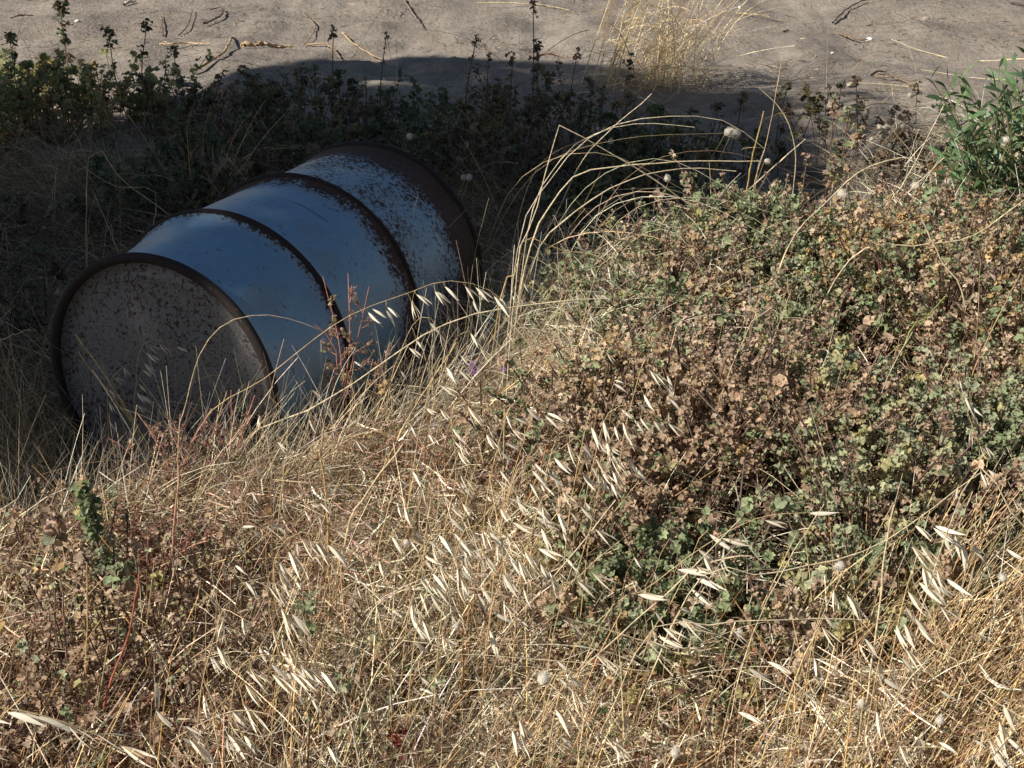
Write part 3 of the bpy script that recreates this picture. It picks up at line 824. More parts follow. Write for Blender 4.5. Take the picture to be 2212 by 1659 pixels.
oat('oat stalk in the row of three nearest the purple flower', [(955, 1180), (985, 1030), (975, 900), (995, 862), (1030, 890), (1075, 955)], .40, 9, .036, 52, .52, .05, spread=12)
cl('oat head below the orange leaf in the centre of the photo', 1109, 868, 1180, 900, 8, .032, 50)
cl('oat head with close white spikelets at the left edge of the geranium mat', 1210, 938, 1315, 1030, 8, .036, 55)
cl('oat head lying level over the middle left of the geranium mat', 1320, 884, 1445, 915, 9, .030, 52)
cl('oat head falling steeply beside the level one on the mat', 1283, 872, 1317, 1010, 6, .036, 62, low=300)
cl('long oat head hanging over the first green leaves of the mat', 1331, 945, 1370, 1010, 5, .038, 60)
cl('oat head of grey white spikelets high on the left of the mat', 1400, 765, 1446, 860, 7, .036, 55)
cl('oat stalk right of the purple flower with few spikelets', 955, 770, 990, 800, 4, .034, 48)
cl('oat stalk above the purple flower, spikelets before dark shade', 992, 722, 1035, 745, 5, .034, 48, low=180)
cl('small oat head on the upper left edge of the mat near the drum', 1300, 568, 1370, 585, 8, .030, 50)
cl('oat head with tiny spikelets at the mat edge right of the far drum end', 1235, 615, 1300, 640, 6, .028, 50)
cl('densest oat head, left half of the crowded heads under the centre', 935, 1150, 1010, 1175, 12, .036, 56)
cl('densest oat head, right half of the crowded heads under the centre', 1010, 1135, 1095, 1195, 12, .036, 56)
cl('oat head overlapping the crowded heads on their lower left', 950, 1200, 1000, 1235, 6, .034, 58)
cl('oat head beside the orange stem, right of the crowded heads', 1110, 1165, 1190, 1235, 10, .036, 58)
cl('oat head above the crowded heads, below the centre of the photo', 1085, 1055, 1165, 1110, 9, .034, 57)
cl('oat head of slim spikelets between the centre and the mat corner', 1180, 1060, 1215, 1140, 6, .034, 65)
cl('oat head on the brown leaves left of the lower green clump', 1130, 985, 1215, 1060, 8, .034, 55)
cl('oat spikelets over the straw left of the crowded heads', 870, 1010, 915, 1050, 4, .034, 52)
cl('oat stalk with three long spikelets in the lower middle', 1085, 1530, 1120, 1555, 3, .044, 58, z=.30)
cl('oat stalk with spikelets below the lone fluffy head', 1206, 1455, 1240, 1480, 4, .040, 55, z=.30)
cl('oat stalk drooping over the thick crossing straw of the lower middle', 1245, 1390, 1300, 1420, 4, .040, 42, z=.32)
cl('oat stalk with two spikelets left of the dark gap below the mat', 1245, 1207, 1275, 1240, 3, .036, 52)
oat('oat stalk leaning left to right with bright spikelets below the green clump', [(1395, 1400), (1440, 1320), (1480, 1240), (1512, 1160), (1530, 1145)], .40, 10, .040, 32, .58, .04, spread=14)
oat('oat stalk bending at its tip over the dark gap of the mat', [(1300, 1345), (1400, 1270), (1520, 1180), (1640, 1118), (1750, 1107)], .40, 4, .040, 12, .60, .06, spread=12, ped=.006)
cl('oat head of long spikelets crossing the right side of the mat', 1960, 1122, 2085, 1170, 12, .038, 48, side=1)
cl('oat head under the long right head, beside the thick pale straw', 1985, 1200, 2040, 1240, 7, .036, 52)
cl('oat spikelets left of the thick pale upright straw', 1800, 1245, 1820, 1280, 4, .036, 55)
cl('oat spikelets right of the thick pale upright straw', 1940, 1300, 1975, 1350, 6, .036, 55)
cl('oat head among the leaning reeds near the bottom right corner', 2095, 1560, 2150, 1610, 8, .040, 52, z=.28)
cl('oat head at the right edge above the bottom right corner', 2160, 1490, 2205, 1520, 6, .040, 52, z=.3)
cl('oat spikelets on the straw between the dark gap and the bottom edge', 1610, 1420, 1650, 1425, 3, .040, 20, z=.3)
cl('oat stalk low in the grass at the bottom between the fluffy heads', 1290, 1560, 1330, 1600, 5, .040, 55, z=.26)
cl('oat head half hidden in straw at the bottom left of centre', 385, 1590, 430, 1610, 4, .040, 60, z=.26)
cl('oat stalk over red stems in the lower left', 490, 1300, 520, 1330, 4, .036, 65, z=.32)
cl('pale oat head at the right edge of the mat above the corner reeds', 2060, 800, 2100, 870, 6, .026, 70, z=.42, side=1)
cl('oat stalk in front of the rusty far end of the drum, lower spikelets', 900, 690, 955, 720, 5, .030, 45, low=160)

def loose_husks():
    # the many small spikelets deeper in the grass that cannot be told apart
    mb = MB(); n = 0
    protos = []
    for me in SPK:
        V = np.zeros(len(me.vertices)*3); me.vertices.foreach_get('co', V); V = V.reshape(-1, 3)
        c = np.zeros(len(me.vertices)*4); me.color_attributes['tint'].data.foreach_get('color', c)
        protos.append((V, [np.array([p.vertices[:] for p in me.polygons if len(p.vertices) == 4])], c.reshape(-1, 4)[:, :3]))
    x, y = scatter(4200, -1.0, 1.3, 1.05, 3.1)
    m = np.where(inpoly(MAT, x, y), .22*(x < .75)+.10, front_zone(x, y)*.55)*(.25+.75*sstep(.4, .6, patchy(x, y, 3.5, 181)))
    k = (rng.random(len(x)) < m) & drum_clear(x, y, .3) & (x > -.45); x, y = x[k][:560], y[k][:560]
    for a, b in zip(x, y):
        ang = math.radians(52+rng.normal()*17); d = RT*math.cos(ang)-UP*math.sin(ang)+FW*rng.normal()*.4
        X, Y2, Z = mat_from_dir(d, rng.uniform(0, 6.3)); s = rng.uniform(.018, .031)
        V, f, c = protos[rng.integers(len(protos))]
        p = np.array([a, b, float(ground(a, b))+rng.uniform(.12, .34)])
        mb.add(p+s*(V[:, :1]*X+V[:, 1:2]*Y2+V[:, 2:]*Z), f, c*rng.uniform(.75, 1.0))
        q = p+np.array([rng.normal()*.02-.01, rng.normal()*.02, -p[2]+float(ground(a, b))])
        mb.add(*ribbons(spline([q, (p+q)/2+[-.015, 0, .02], p+[-.004, 0, .008], p], 7)[None], np.full((1, 7), .0005), np.array([(.60, .45, .25)]), 3))
    tag(mb.build('oat_husks', M_husk), 'many small pale oat husks deeper in the dry grass', 'oat husks', kind='stuff')
loose_husks()

# brome heads: arching stems whose thin spikelets hang close together
def brome(label, pts, z, n=9, size=.030, ang=20, dY=.04):
    o = oat(label, pts, z, n, size, ang, .66, dY, spread=10, ped=.004, col=(.60, .47, .29))
    o.name = 'brome_stalk'; o['category'] = 'brome grass'; o['group'] = 'arching brome stalks'
    for c in o.children:
        if c.name.startswith('spikelet'): c.matrix_local = c.matrix_local @ Matrix.Diagonal((1, .5, .5, 1))
brome('brome stalk arching to the right before the near end of the drum', [(385, 960), (400, 880), (432, 765), (485, 700), (560, 680), (630, 690), (690, 712)], .50)
brome('brome stalk in shade light under the arching one, pointing right', [(370, 940), (400, 850), (440, 815), (480, 810)], .42, 5)
brome('brome stalk bowed over the straw at the lower left', [(650, 1659), (640, 1600), (585, 1545), (510, 1535), (440, 1560), (370, 1600)], .28, 7, .036, 170)
brome('brome head falling from a bent stem in the upper right of the mat', [(1630, 420), (1640, 350), (1650, 320), (1600, 322), (1640, 335)], .40, 6, .03, 40)
brome('brome head hanging over the left edge of the mat by the drum grass', [(1250, 640), (1220, 520), (1195, 462), (1200, 490)], .46, 7, .04, 80)
brome('broken weed head standing against the rusty far end of the drum', [(925, 640), (930, 570), (958, 505), (1008, 452)], .50, 6, .022, -40)
brome('thin branching grass head right of the broken one by the drum', [(1000, 720), (1012, 640), (1030, 530), (1056, 428)], .54, 8, .022, -60)
brome('forked pale grass head crossing the upright straw by the drum', [(960, 700), (905, 600), (870, 520), (815, 450)], .50, 6, .022, 210)

# ------------------------------------------------------------------ single straws traced one by one
def straw(label, pts, wpx=5, z=.38, dY=.06, col=(.66, .50, .27), name='straw_stalk', root=True, Y=None, lit=None, node=True):
    tip = atg(pts[-1][0], pts[-1][1], z); Yt = Y or tip[1]
    W = world_trace(pts, Yt-dY, Yt)
    if root: W = root_points(W)
    r = wpx/F*Yt*.5*.84
    nn = 22; S = spline(W, nn)
    wob = np.cumsum(rng.normal(size=(nn, 3)), 0)*.0011; wob -= np.linspace(0, 1, nn)[:, None]*wob[-1]; S = S+wob
    R = np.linspace(r, r*.6, nn)
    if node:
        for q in rng.integers(3, nn-2, 3): R[q] *= 1.35
    k = np.tile(np.array(col), (nn, 1))*rng.uniform(.88, 1.1, (nn, 1))
    mb = MB(); mb.add(*ribbons(S[None], R[None], k[None], 5))
    o = mb.build(name, M_straw, origin=W[0]); o.location = W[0]
    tag(o, label, 'straw', 'separate dry straws', 'thing')
    return o
PALE = (.74, .62, .40); GOLD = (.60, .42, .18); ORG = (.46, .24, .09)
straw('pale upright straw crossing the blue drum towards its rusty end', [(745, 900), (790, 760), (850, 590), (903, 420)], 5, .56, .05, PALE)
straw('thin curved stem standing in front of the blue middle of the drum', [(585, 900), (572, 760), (590, 600), (640, 505), (703, 437)], 3, .55, .03, (.50, .38, .22))
straw('thick split straw leaning left before the drum lid', [(385, 1100), (330, 990), (240, 830), (163, 722)], 9, .48, .05, (.58, .45, .22))
straw('second straw close behind the thick split one by the lid', [(400, 1110), (345, 1000), (262, 880), (170, 760)], 5, .46, .03, GOLD)
straw('broken thick straw lying from left of centre down to the right', [(1010, 1275), (900, 1165), (780, 1080), (668, 983)], 8, .36, -.10, PALE)
straw('short stump of straw standing at the broken thick straw', [(705, 1130), (700, 1060), (690, 975)], 7, .38, .02, GOLD)
straw('long straw rising right towards the purple flower', [(660, 1330), (770, 1110), (880, 900), (985, 740)], 6, .42, .14, (.62, .46, .24))
straw('straw bundle leaning right below the long rising straw', [(750, 1150), (800, 1060), (870, 960)], 9, .36, .06, (.66, .52, .30))
straw('long straw crossing the drum foot from lower left to the mat', [(520, 960), (700, 870), (960, 700), (1180, 655), (1310, 645)], 5, .42, .10, PALE)
straw('orange brown stem leaning right below the centre', [(1010, 1330), (1085, 1225), (1150, 1060), (1180, 960)], 8, .40, .08, ORG)
straw('orange brown upright stem in the lower middle', [(1000, 1560), (998, 1400), (992, 1220)], 8, .34, .02, ORG, name='weed_stalk')
straw('second orange brown upright stem close right of the first', [(1000, 1420), (1008, 1300), (1014, 1190)], 6, .34, .02, ORG, name='weed_stalk')
straw('long straw from the lower middle up to the mat corner', [(850, 1640), (960, 1500), (1190, 1250), (1330, 1080)], 5, .40, .10, PALE)
straw('thin straw crossing the lower middle to the upper right', [(1100, 1640), (1260, 1440), (1440, 1280), (1600, 1120)], 5, .42, .10, PALE)
straw('long thick straw sloping down right across the lower middle', [(1620, 1420), (1450, 1400), (1200, 1330), (1020, 1270), (880, 1296)], 6, .30, -.05, PALE)
straw('long level straw in the lower middle above the fluffy head', [(840, 1420), (1000, 1410), (1230, 1430), (1400, 1450)], 5, .32, .02, PALE)
straw('thick pale upright straw at the lower right', [(1858, 1690), (1880, 1480), (1900, 1300), (1931, 1092)], 9, .46, .06, PALE)
straw('leaning thick straw left of the upright one at the lower right', [(1650, 1640), (1690, 1560), (1730, 1440), (1765, 1360)], 9, .34, .04, (.66, .50, .26))
straw('straight straw rising to the right edge of the mat', [(1500, 1260), (1650, 1235), (1880, 1180), (2120, 1020)], 5, .42, .10, PALE)
straw('thin straw rising steeply left of the upright straw', [(1575, 1560), (1650, 1320), (1780, 1090)], 4, .44, .08, PALE)
straw('long low straw across the lower edge of the mat', [(1390, 1400), (1560, 1352), (1750, 1340), (1930, 1342)], 5, .32, .05, PALE)
straw('long straw falling right through the reeds of the lower right', [(1990, 1430), (2100, 1485), (2230, 1560)], 6, .32, -.05, PALE)
straw('bent straw peak above the reeds near the right edge', [(2000, 1270), (2110, 1020), (2190, 1115), (2260, 1180)], 6, .44, -.03, PALE)
straw('bright thick straw over the green clump in the middle of the mat', [(1620, 1090), (1500, 1040), (1345, 955)], 6, .36, -.12, PALE)
straw('thin straw continuing right over the green clump of the mat', [(1790, 1120), (1700, 1080), (1590, 1035)], 4, .34, -.06, PALE)
straw('yellow green blade slanting over the dark hollow of the mat', [(1960, 745), (2000, 690), (2042, 640)], 6, .40, .06, (.36, .38, .10), name='green_grass')
straw('straw falling steeply through the upper right of the mat', [(2080, 640), (2040, 570), (1990, 470)], 6, .44, .03, PALE)
straw('angled brown straw right of the dark hollow', [(2090, 830), (2130, 740), (2205, 590)], 5, .42, .03, (.50, .34, .18))
straw('upright thin stem right of the dark hollow', [(2095, 860), (2110, 700), (2118, 560), (2100, 530)], 3, .46, .02, (.60, .46, .26))
straw('arched thin stem over the dark hollow of the mat', [(1955, 745), (1975, 735), (2010, 725), (2030, 735)], 3, .36, .02, PALE)
straw('thin arch on the middle of the mat bending right', [(1620, 700), (1700, 685), (1760, 690), (1810, 730)], 3, .38, .0, PALE)
straw('outermost tall arch over the dark hollow right of the drum', [(1125, 520), (1180, 400), (1240, 320), (1330, 268), (1450, 250), (1560, 260), (1650, 320)], 3, .62, .10, (.76, .66, .48))
straw('second tall arch just inside the outermost one', [(1140, 500), (1215, 345), (1300, 288), (1400, 268), (1500, 275)], 3, .60, .10, (.76, .65, .46))
straw('broken straw pointing up right over the dark hollow', [(1150, 560), (1205, 460), (1270, 330), (1408, 202)], 4, .60, .10, PALE)
straw('bent straw with a sharp knee right of the far drum end', [(1120, 560), (1150, 480), (1200, 295), (1208, 278), (1225, 276), (1400, 378), (1500, 450)], 4, .54, .06, (.72, .60, .40))
straw('bright broad blade sweeping right below the arches', [(1140, 560), (1200, 430), (1250, 375), (1340, 356), (1480, 345), (1640, 348)], 5, .48, .10, PALE)
straw('thin stem below the broad blade sweeping right', [(1150, 570), (1210, 480), (1330, 400), (1460, 365), (1590, 370)], 4, .46, .08, PALE)
straw('low bent straw right of the drum pointing to the mat', [(1080, 640), (1110, 590), (1132, 514), (1200, 535), (1280, 550)], 4, .44, .04, GOLD)
straw('broad flat straw lying on the upper left corner of the mat', [(1370, 545), (1330, 515), (1275, 488)], 10, .36, -.04, PALE)
straw('tall stem bowed at the upper right before the lit sand', [(1700, 520), (1712, 430), (1720, 330), (1690, 240), (1640, 190)], 4, .62, .02, (.66, .54, .34))
straw('straight stem beside the bowed one at the upper right', [(1630, 400), (1660, 300), (1690, 120)], 3, .64, .04, (.60, .46, .26))
straw('long straw from the upper right down to the mat middle', [(1560, 480), (1650, 380), (1740, 300)], 4, .46, .06, PALE)
straw('yellow broad leaf blade standing at the far edge of the shade', [(1610, 430), (1625, 340), (1650, 240)], 6, .55, .02, (.52, .38, .14))
straw('straw leaning right before the shaded sand at the upper right', [(1850, 560), (1920, 460), (2010, 370), (2040, 340)], 4, .46, .1, PALE)
straw('long straw arching over the dark gap behind the mat', [(1700, 540), (1780, 440), (1870, 365), (1960, 340), (1990, 370)], 4, .46, .02, PALE)
straw('straw pointing to the upper right behind the shrub twigs', [(1890, 480), (1950, 400), (2015, 280), (2040, 225)], 4, .50, .05, PALE)
straw('long low straw before the green shrub', [(1830, 560), (1990, 530), (2100, 510), (2230, 420)], 5, .42, .05, PALE)
straw('pale straw lying on the sand above the shrub', [(2210, 190), (2100, 172), (2000, 130), (1925, 85)], 4, .01, .3, PALE, root=False)
straw('straw lying on the sand left of the shrub, upper of two', [(2180, 215), (2080, 175), (1990, 150)], 4, .01, .1, PALE, root=False)
straw('straw lying on the sand left of the shrub, lower of two', [(1990, 193), (1930, 185), (1830, 180)], 4, .01, .05, PALE, root=False)
straw('pale straw lying on the sand left of the dark dry weed', [(1230, 22), (1150, 10), (1030, 6)], 4, .01, .02, PALE, root=False)
straw('thin straw leaning left in the shade at the left edge', [(-20, 745), (40, 720), (78, 715)], 4, .40, .02, (.58, .44, .24), root=False)
straw('pale bent stem leaning right in the shade above the drum middle', [(300, 640), (340, 420), (250, 400), (180, 360)], 3, .50, .1, (.52, .42, .26))
straw('thin straw in the shade touching the first hoop of the drum', [(190, 350), (270, 400), (330, 440), (378, 475)], 4, .50, -.1, (.50, .40, .22))

# ------------------------------------------------------------------ hare's tail heads
def egg_mesh(seed):
    r = np.random.default_rng(seed); mb = MB()
    n, K = 14, 9
    t = np.linspace(0, 1, K); rad = np.sin(np.pi*np.clip(t, .02, .98)**.8)*.36
    an = np.arange(n)*2*np.pi/n
    X = np.repeat(t[:, None], n, 1); R = rad[:, None]*(1+.06*r.normal(size=(K, n)))
    V = np.stack([X, R*np.cos(an), R*np.sin(an)], -1).reshape(-1, 3)
    i = np.arange(K-1)[:, None]*n+np.arange(n)[None]; j = np.arange(K-1)[:, None]*n+((np.arange(n)+1) % n)[None]
    mb.add(V, np.stack([i, j, j+n, i+n], -1).reshape(-1, 4), np.array([.66, .60, .50]))
    m = 260
    a = r.uniform(0, 2*np.pi, m); tt = r.uniform(.02, .98, m); rr = np.sin(np.pi*tt**.8)*.36
    P0 = np.stack([tt, rr*np.cos(a), rr*np.sin(a)], 1)
    d = norm(np.stack([np.full(m, .9), np.cos(a), np.sin(a)], 1)+r.normal(size=(m, 3))*.15)
    P = P0[:, None]+d[:, None]*np.array([0, .5, 1])[None, :, None]*r.uniform(.10, .22, (m, 1, 1))
    mb.add(*ribbons(P, np.full((m, 1), .012)*np.array([[1, .7, .2]]), np.tile([.74, .69, .58], (m, 1)), 2))
    o = mb.build('seed_head', M_fuzz, smooth=False); me = o.data; bpy.data.objects.remove(o); return me
EGG = [egg_mesh(i) for i in range(3)]
def tail(label, x, y, size, z=.40, lean=0, Y=None):
    p = at(x, y, Y) if Y else atg(x, y, z)
    g0 = np.array([p[0]-.05+lean*.1, p[1]+rng.uniform(-.02, .05), 0]); g0[2] = float(ground(g0[0], g0[1]))-.005
    root = empty('hare_tail_grass', g0); tag(root, label, 'grass head', 'fluffy white grass heads')
    mid = (g0+p)/2+np.array([-.015, 0, .03])
    S = spline([g0, mid, p], 12); mb = MB()
    mb.add(*ribbons(S[None], np.full((1, 12), .0007), np.array([(.55, .44, .26)]), 4)); mb.build('stem', M_straw, root, origin=g0)
    d = norm(S[-1]-S[-2]+rng.normal(size=3)*.2)
    place(EGG[rng.integers(3)], 'seed_head', p-g0, d, size, root, 0)
tail('fluffy head on the outermost arch, left one of a touching pair', 1565, 292, .034, Y=4.0, lean=-1)
tail('fluffy head touching the pair from the right at the arch end', 1580, 288, .036, Y=4.02, lean=-.6)
tail('lone fluffy head standing above the far rim of the drum', 883, 292, .026, Y=4.25)
tail('smaller of two fluffy heads right of the far drum rim', 1004, 385, .020, Y=3.9)
tail('larger of two fluffy heads right of the far drum rim', 1012, 388, .024, Y=3.88)
tail('fluffy head in the dark hollow beside the arches', 1318, 312, .022, Y=4.2)
tail('fluffy head below the end of the broad blade', 1443, 394, .024, Y=3.75)
tail('fluffy head low before the dark gap left of the red shoots', 1590, 428, .024, Y=3.6)
tail('fluffy head above the geranium shoots, centre of the upper right', 1652, 345, .020, Y=4.0)
tail('large cream head right of the tallest red shoot', 1815, 415, .036, Y=3.7)
tail('small fluffy head under the large cream one', 1816, 450, .018, Y=3.7)
tail('fluffy head on the shaded sand, top left of the row there', 1824, 240, .022, Y=5.0)
tail('fluffy head on the shaded sand, second of the row from the left', 1850, 242, .026, Y=5.05)
tail('fluffy head of the tight group of three, upper one', 1912, 272, .022, Y=4.9)
tail('fluffy head of the tight group of three, left one', 1903, 280, .022, Y=4.85)
tail('fluffy head of the tight group of three, right one', 1914, 281, .022, Y=4.86)
tail('fluffy head right of the tight group of three', 1952, 277, .018, Y=4.85)
tail('highest fluffy head, alone against the lit sand', 1967, 202, .024, Y=5.2)
tail('fluffy head in the dim sand below the tight group, left one', 1888, 298, .020, Y=4.7)
tail('fluffy head in the dim sand below the tight group, right one', 1924, 313, .024, Y=4.6)
tail('fluffy head before the straw left of the green shrub', 1986, 405, .030, Y=3.9)
tail('fluffy head against the lower leaves of the green shrub', 2040, 392, .026, Y=3.8)
tail('fluffy head on the green leaves near the right edge', 2180, 308, .026, Y=4.0)
tail('fluffy head in the straw of the lower middle', 1170, 1480, .022, .26)
tail('small fluffy head on the orange upright stem', 994, 1352, .011, .34)
tail('fluffy head left of the crowded oat heads', 880, 1165, .013, .34)
tail('fluffy head under the dark gap of the mat', 1595, 1378, .013, .32)
tail('fluffy head right of the upright straw near the bottom', 2028, 1568, .014, .26)
tail('fluffy head beside the upright straw', 1866, 1512, .013, .28)
tail('fluffy head cut by the bottom edge right of the middle', 1458, 1640, .016, .24)
tail('fluffy head near the right edge among leaning reeds', 2172, 1258, .014, .36)
tail('fluffy head left of the small green clump under the upper oats', 1827, 1222, .018, .38)

# ------------------------------------------------------------------ single geranium shoots
def shoot(label, x, y0, y1, green, Y=None, leaf=.012, per=22, lean=0, zt=None, dead=False):
    per = int(per*1.35)
    """a shoot whose tip is at image (x, y1) and whose foot is near (x, y0)"""
    if Y is None: Y = atz(x, y0, .02)[1]
    tip = at(x, y1, Y); foot = np.array([tip[0]-lean*.12, Y, 0.]); foot[2] = float(ground(foot[0], foot[1]))
    H = tip[2]-foot[2]
    root = empty('geranium_shoot', foot); tag(root, label, 'geranium shoot', 'single geranium shoots')
    S = spline([np.zeros(3), np.array([lean*.04+rng.normal()*.01, rng.normal()*.01, H*.5]), np.array([lean*.12, 0, H])], 10)
    mb = MB(); mb.add(*ribbons(S[None], np.linspace(.0032, .0016, 10)[None], np.array([(.24, .155, .12)]), 5)); mb.build('stem', M_leaf, root)
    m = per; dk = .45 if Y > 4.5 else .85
    nodes = np.sort(rng.random(6))*.75+.12
    leaf = leaf*(.7 if Y > 4.5 else 1)*np.ones(1)[0]; u = np.where(rng.random(m) < (.42 if m < 100 else .6), 1-rng.random(m)*(.10 if m < 100 else .32), nodes[rng.integers(6, size=m)]+rng.normal(size=m)*.012)
    Q = np.stack([np.interp(u, np.linspace(0, 1, 10), S[:, k]) for k in range(3)], 1)
    out = norm(rng.normal(size=(m, 3))+[0, 0, .3]); Q = Q+out*leaf*rng.uniform(.3, 1.6, (m, 1))
    isg = (rng.random(m) < green)[:, None]
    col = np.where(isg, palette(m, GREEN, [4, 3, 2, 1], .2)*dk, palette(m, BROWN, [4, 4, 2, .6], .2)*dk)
    mb = MB(); mb.add(*foliage_leaves(Q, leaf*rng.uniform(.55, 1.1, m), out*.6+[0, 0, .8]+rng.normal(size=(m, 3))*.4, col)); mb.build('foliage', M_leaf, root)
SH = [('tallest dark shoot standing up to the top edge against the sand', 1152, 330, 2, .05, 5.1, .016, 34, .1),
 ('leafy lower twin at the foot of the tallest dark shoot', 1160, 330, 95, .5, 5.05, .020, 30, 0),
 ('dark shoot right of the tallest one, before the shade edge', 1248, 330, 108, .3, 5.2, .015, 24, .1),
 ('slanting dark shoot left of the tallest, upper one', 1030, 300, 80, .1, 5.3, .014, 22, .4),
 ('slanting dark shoot left of the tallest, lower one', 1055, 320, 120, .2, 5.0, .013, 20, .2),
 ('short round topped shoot between the slanting pair and the tallest', 1108, 320, 118, .5, 5.0, .018, 20, 0),
 ('dark shoot with a tufted top left of the middle of the top edge', 720, 300, 60, .3, 5.2, .017, 26, .1),
 ('slim shoot leaning right of the tufted one', 835, 300, 72, .1, 5.3, .012, 16, .3),
 ('shoot with a green tuft leaning right at the upper left', 318, 160, 48, .8, 5.7, .024, 24, .5),
 ('forked shoot with a pale green tuft at the upper left', 235, 170, 65, .7, 5.7, .022, 28, -.2),
 ('broad topped green shoot at the top left edge', 130, 110, 8, .7, 6.0, .030, 40, 0),
 ('short green shoot with a lying shadow on the lit sand', 375, 150, 110, .8, 6.0, .022, 22, .1),
 ('green shoot at the left edge with sunlit tips', 20, 200, 78, .85, 5.4, .026, 40, 0),
 ('dark shoot above the lone fluffy head', 790, 300, 160, .2, 4.9, .013, 18, .1),
 ('dark shoot before the shaded sand, left of the lone fluffy head', 640, 290, 150, .4, 4.9, .015, 24, 0),
 ('dark shoot right of the clump of tall straw', 1360, 260, 125, .6, 5.1, .018, 24, 0),
 ('dark leafy shoot left of the clump of tall straw', 1300, 300, 190, .5, 4.9, .018, 30, 0),
 ('tallest red brown shoot against the shaded sand at the upper right', 1803, 420, 212, .05, 4.2, .013, 34, .05),
 ('green topped shoot beside the tallest red brown one', 1835, 400, 240, .75, 4.25, .015, 30, .1),
 ('pink brown shoot with bent top right of the green topped one', 1860, 460, 285, .1, 4.0, .014, 26, .35),
 ('red shoot before the dark gap, right of the large cream head', 1905, 520, 385, .1, 3.75, .012, 22, .1),
 ('red brown shoot left of the large cream head', 1800, 520, 345, .15, 3.7, .013, 30, .15),
 ('slim red brown shoot in front of the bowed stem', 1745, 500, 330, .1, 3.8, .010, 20, .1),
 ('shoot with grey green tip at the back left of the mat', 1487, 560, 378, .55, 3.45, .013, 34, 0),
 ('brown shoot with broad leaves next to the grey green tip', 1552, 560, 432, .15, 3.4, .014, 30, 0),
 ('small brown shoot rising from the back of the mat middle', 1600, 560, 470, .3, 3.3, .012, 22, 0),
 ('green shoot catching the sun at the left edge below the drum', 176, 1200, 1052, .97, 1.88, .0105, 120, .03),
 ('brown shoot left below the lone green one', 105, 1300, 1110, .05, 1.76, .013, 40, .0),
 ('small green clump among the crossing straws of the lower left', 655, 1330, 1295, .9, 1.66, .010, 20, 0),
 ('green clump at the foot of the red stems', 255, 1290, 1230, .8, 1.72, .012, 24, 0)]
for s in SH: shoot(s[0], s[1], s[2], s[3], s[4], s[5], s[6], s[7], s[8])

# ------------------------------------------------------------------ red stemmed weeds
def weed(label, x, y0, y1, Y, spread, n=16, fl=60, cr=(.42, .20, .145), leafc=None, seed=1, mains=1, fan=.0):
    r = np.random.default_rng(seed)
    top = at(x, y1, Y); low = at(x-8, y0, Y); foot = np.array([low[0], Y+.0, 0]); foot[2] = float(ground(foot[0], foot[1]))
    root = empty('red_weed', foot); tag(root, label, 'weed', 'red stemmed weeds')
    H = top[2]-foot[2]; mb = MB(); tips = []; cr = np.array(cr)
    for s in range(mains):
        f = 0 if mains == 1 else (s/(mains-1)-.5)*2
        tp = np.array([top[0]-foot[0]+f*fan+r.normal()*.01, r.normal()*.03, H*(1-.22*abs(f)*r.random())])
        main = spline([np.zeros(3), [tp[0]*.12+r.normal()*.008, 0, H*.35], [tp[0]*.5+r.normal()*.012, tp[1]*.5, H*.7], tp], 14)
        kc = cr[None]*np.linspace(1, 1.35, 14)[:, None]*r.uniform(.85, 1.15)
        mb.add(*ribbons(main[None], np.linspace(.0021, .0008, 14)[None], kc[None], 5))
        for i in range(n):
            t = .25+.70*i/n; p = np.array([np.interp(t, np.linspace(0, 1, 14), main[:, k]) for k in range(3)])
            a = r.uniform(0, 2*np.pi); L = spread*(1.2-t)*r.uniform(.5, 1.3)
            d = np.array([math.cos(a), math.sin(a)*.7, r.uniform(.5, 1.4)])
            q = p+norm(d)*L; m = (p+q)/2+r.normal(size=3)*L*.08-[0, 0, .08*L]
            b = spline([p, m, q], 7); mb.add(*ribbons(b[None], np.linspace(.0011, .0005, 7)[None], (cr*r.uniform(.8, 1.4))[None], 3))
            for k in range(3):
                s0 = b[2+k]; e = s0+norm(d+r.normal(size=3)*.7)*L*.5
                mb.add(*ribbons(spline([s0, e], 4)[None], np.full((1, 4), .00045), cr[None], 3)); tips.append((s0, e))
            tips.append((b[3], q))
    mb.build('stem', M_straw, root)
    N = len(tips)*fl//10
    idx = r.integers(len(tips), size=N); u = r.random(N)[:, None]
    S0 = np.array([t[0] for t in tips])[idx]; E0 = np.array([t[1] for t in tips])[idx]
    Q = S0*(1-u)+E0*u+r.normal(size=(N, 3))*.002
    col = palette(N, leafc or [(.40, .24, .17), (.46, .36, .23), (.26, .28, .11), (.55, .40, .33)], [4, 3, 1.4, 2], .2)
    mb = MB(); mb.add(*foliage_leaves(Q, r.uniform(.0018, .0042, N), r.normal(size=(N, 3))+[0, 0, .5], col, 6)); mb.build('foliage', M_leaf, root)
weed('red stemmed weed with tiny buds standing before the first hoop of the drum', 735, 830, 585, 2.42, .10, 11, 50, seed=2, mains=4, fan=.055)
weed('smaller red stemmed weed right of the one before the first hoop', 822, 840, 660, 2.45, .07, 9, 45, seed=3, mains=2, fan=.02)
weed('red branching weed in front of the foot of the drum lid', 385, 1100, 870, 2.12, .07, 8, 18, (.46, .24, .18), seed=4, mains=8, fan=.12)
weed('red weed leaning right in front of the foot of the lid', 500, 1040, 850, 2.15, .05, 7, 16, (.47, .22, .18), seed=5, mains=3, fan=.03)
weed('reddish weed at the lower left above the long red stem', 330, 1330, 1080, 1.9, .08, 8, 30, (.40, .22, .155), [(.40, .22, .16), (.32, .17, .12)], seed=6, mains=6, fan=.11)
weed('low crimson weed near the bottom left of centre', 880, 1650, 1560, 1.5, .05, 8, 30, (.34, .05, .05), [(.30, .05, .05), (.2, .05, .04)], seed=7)
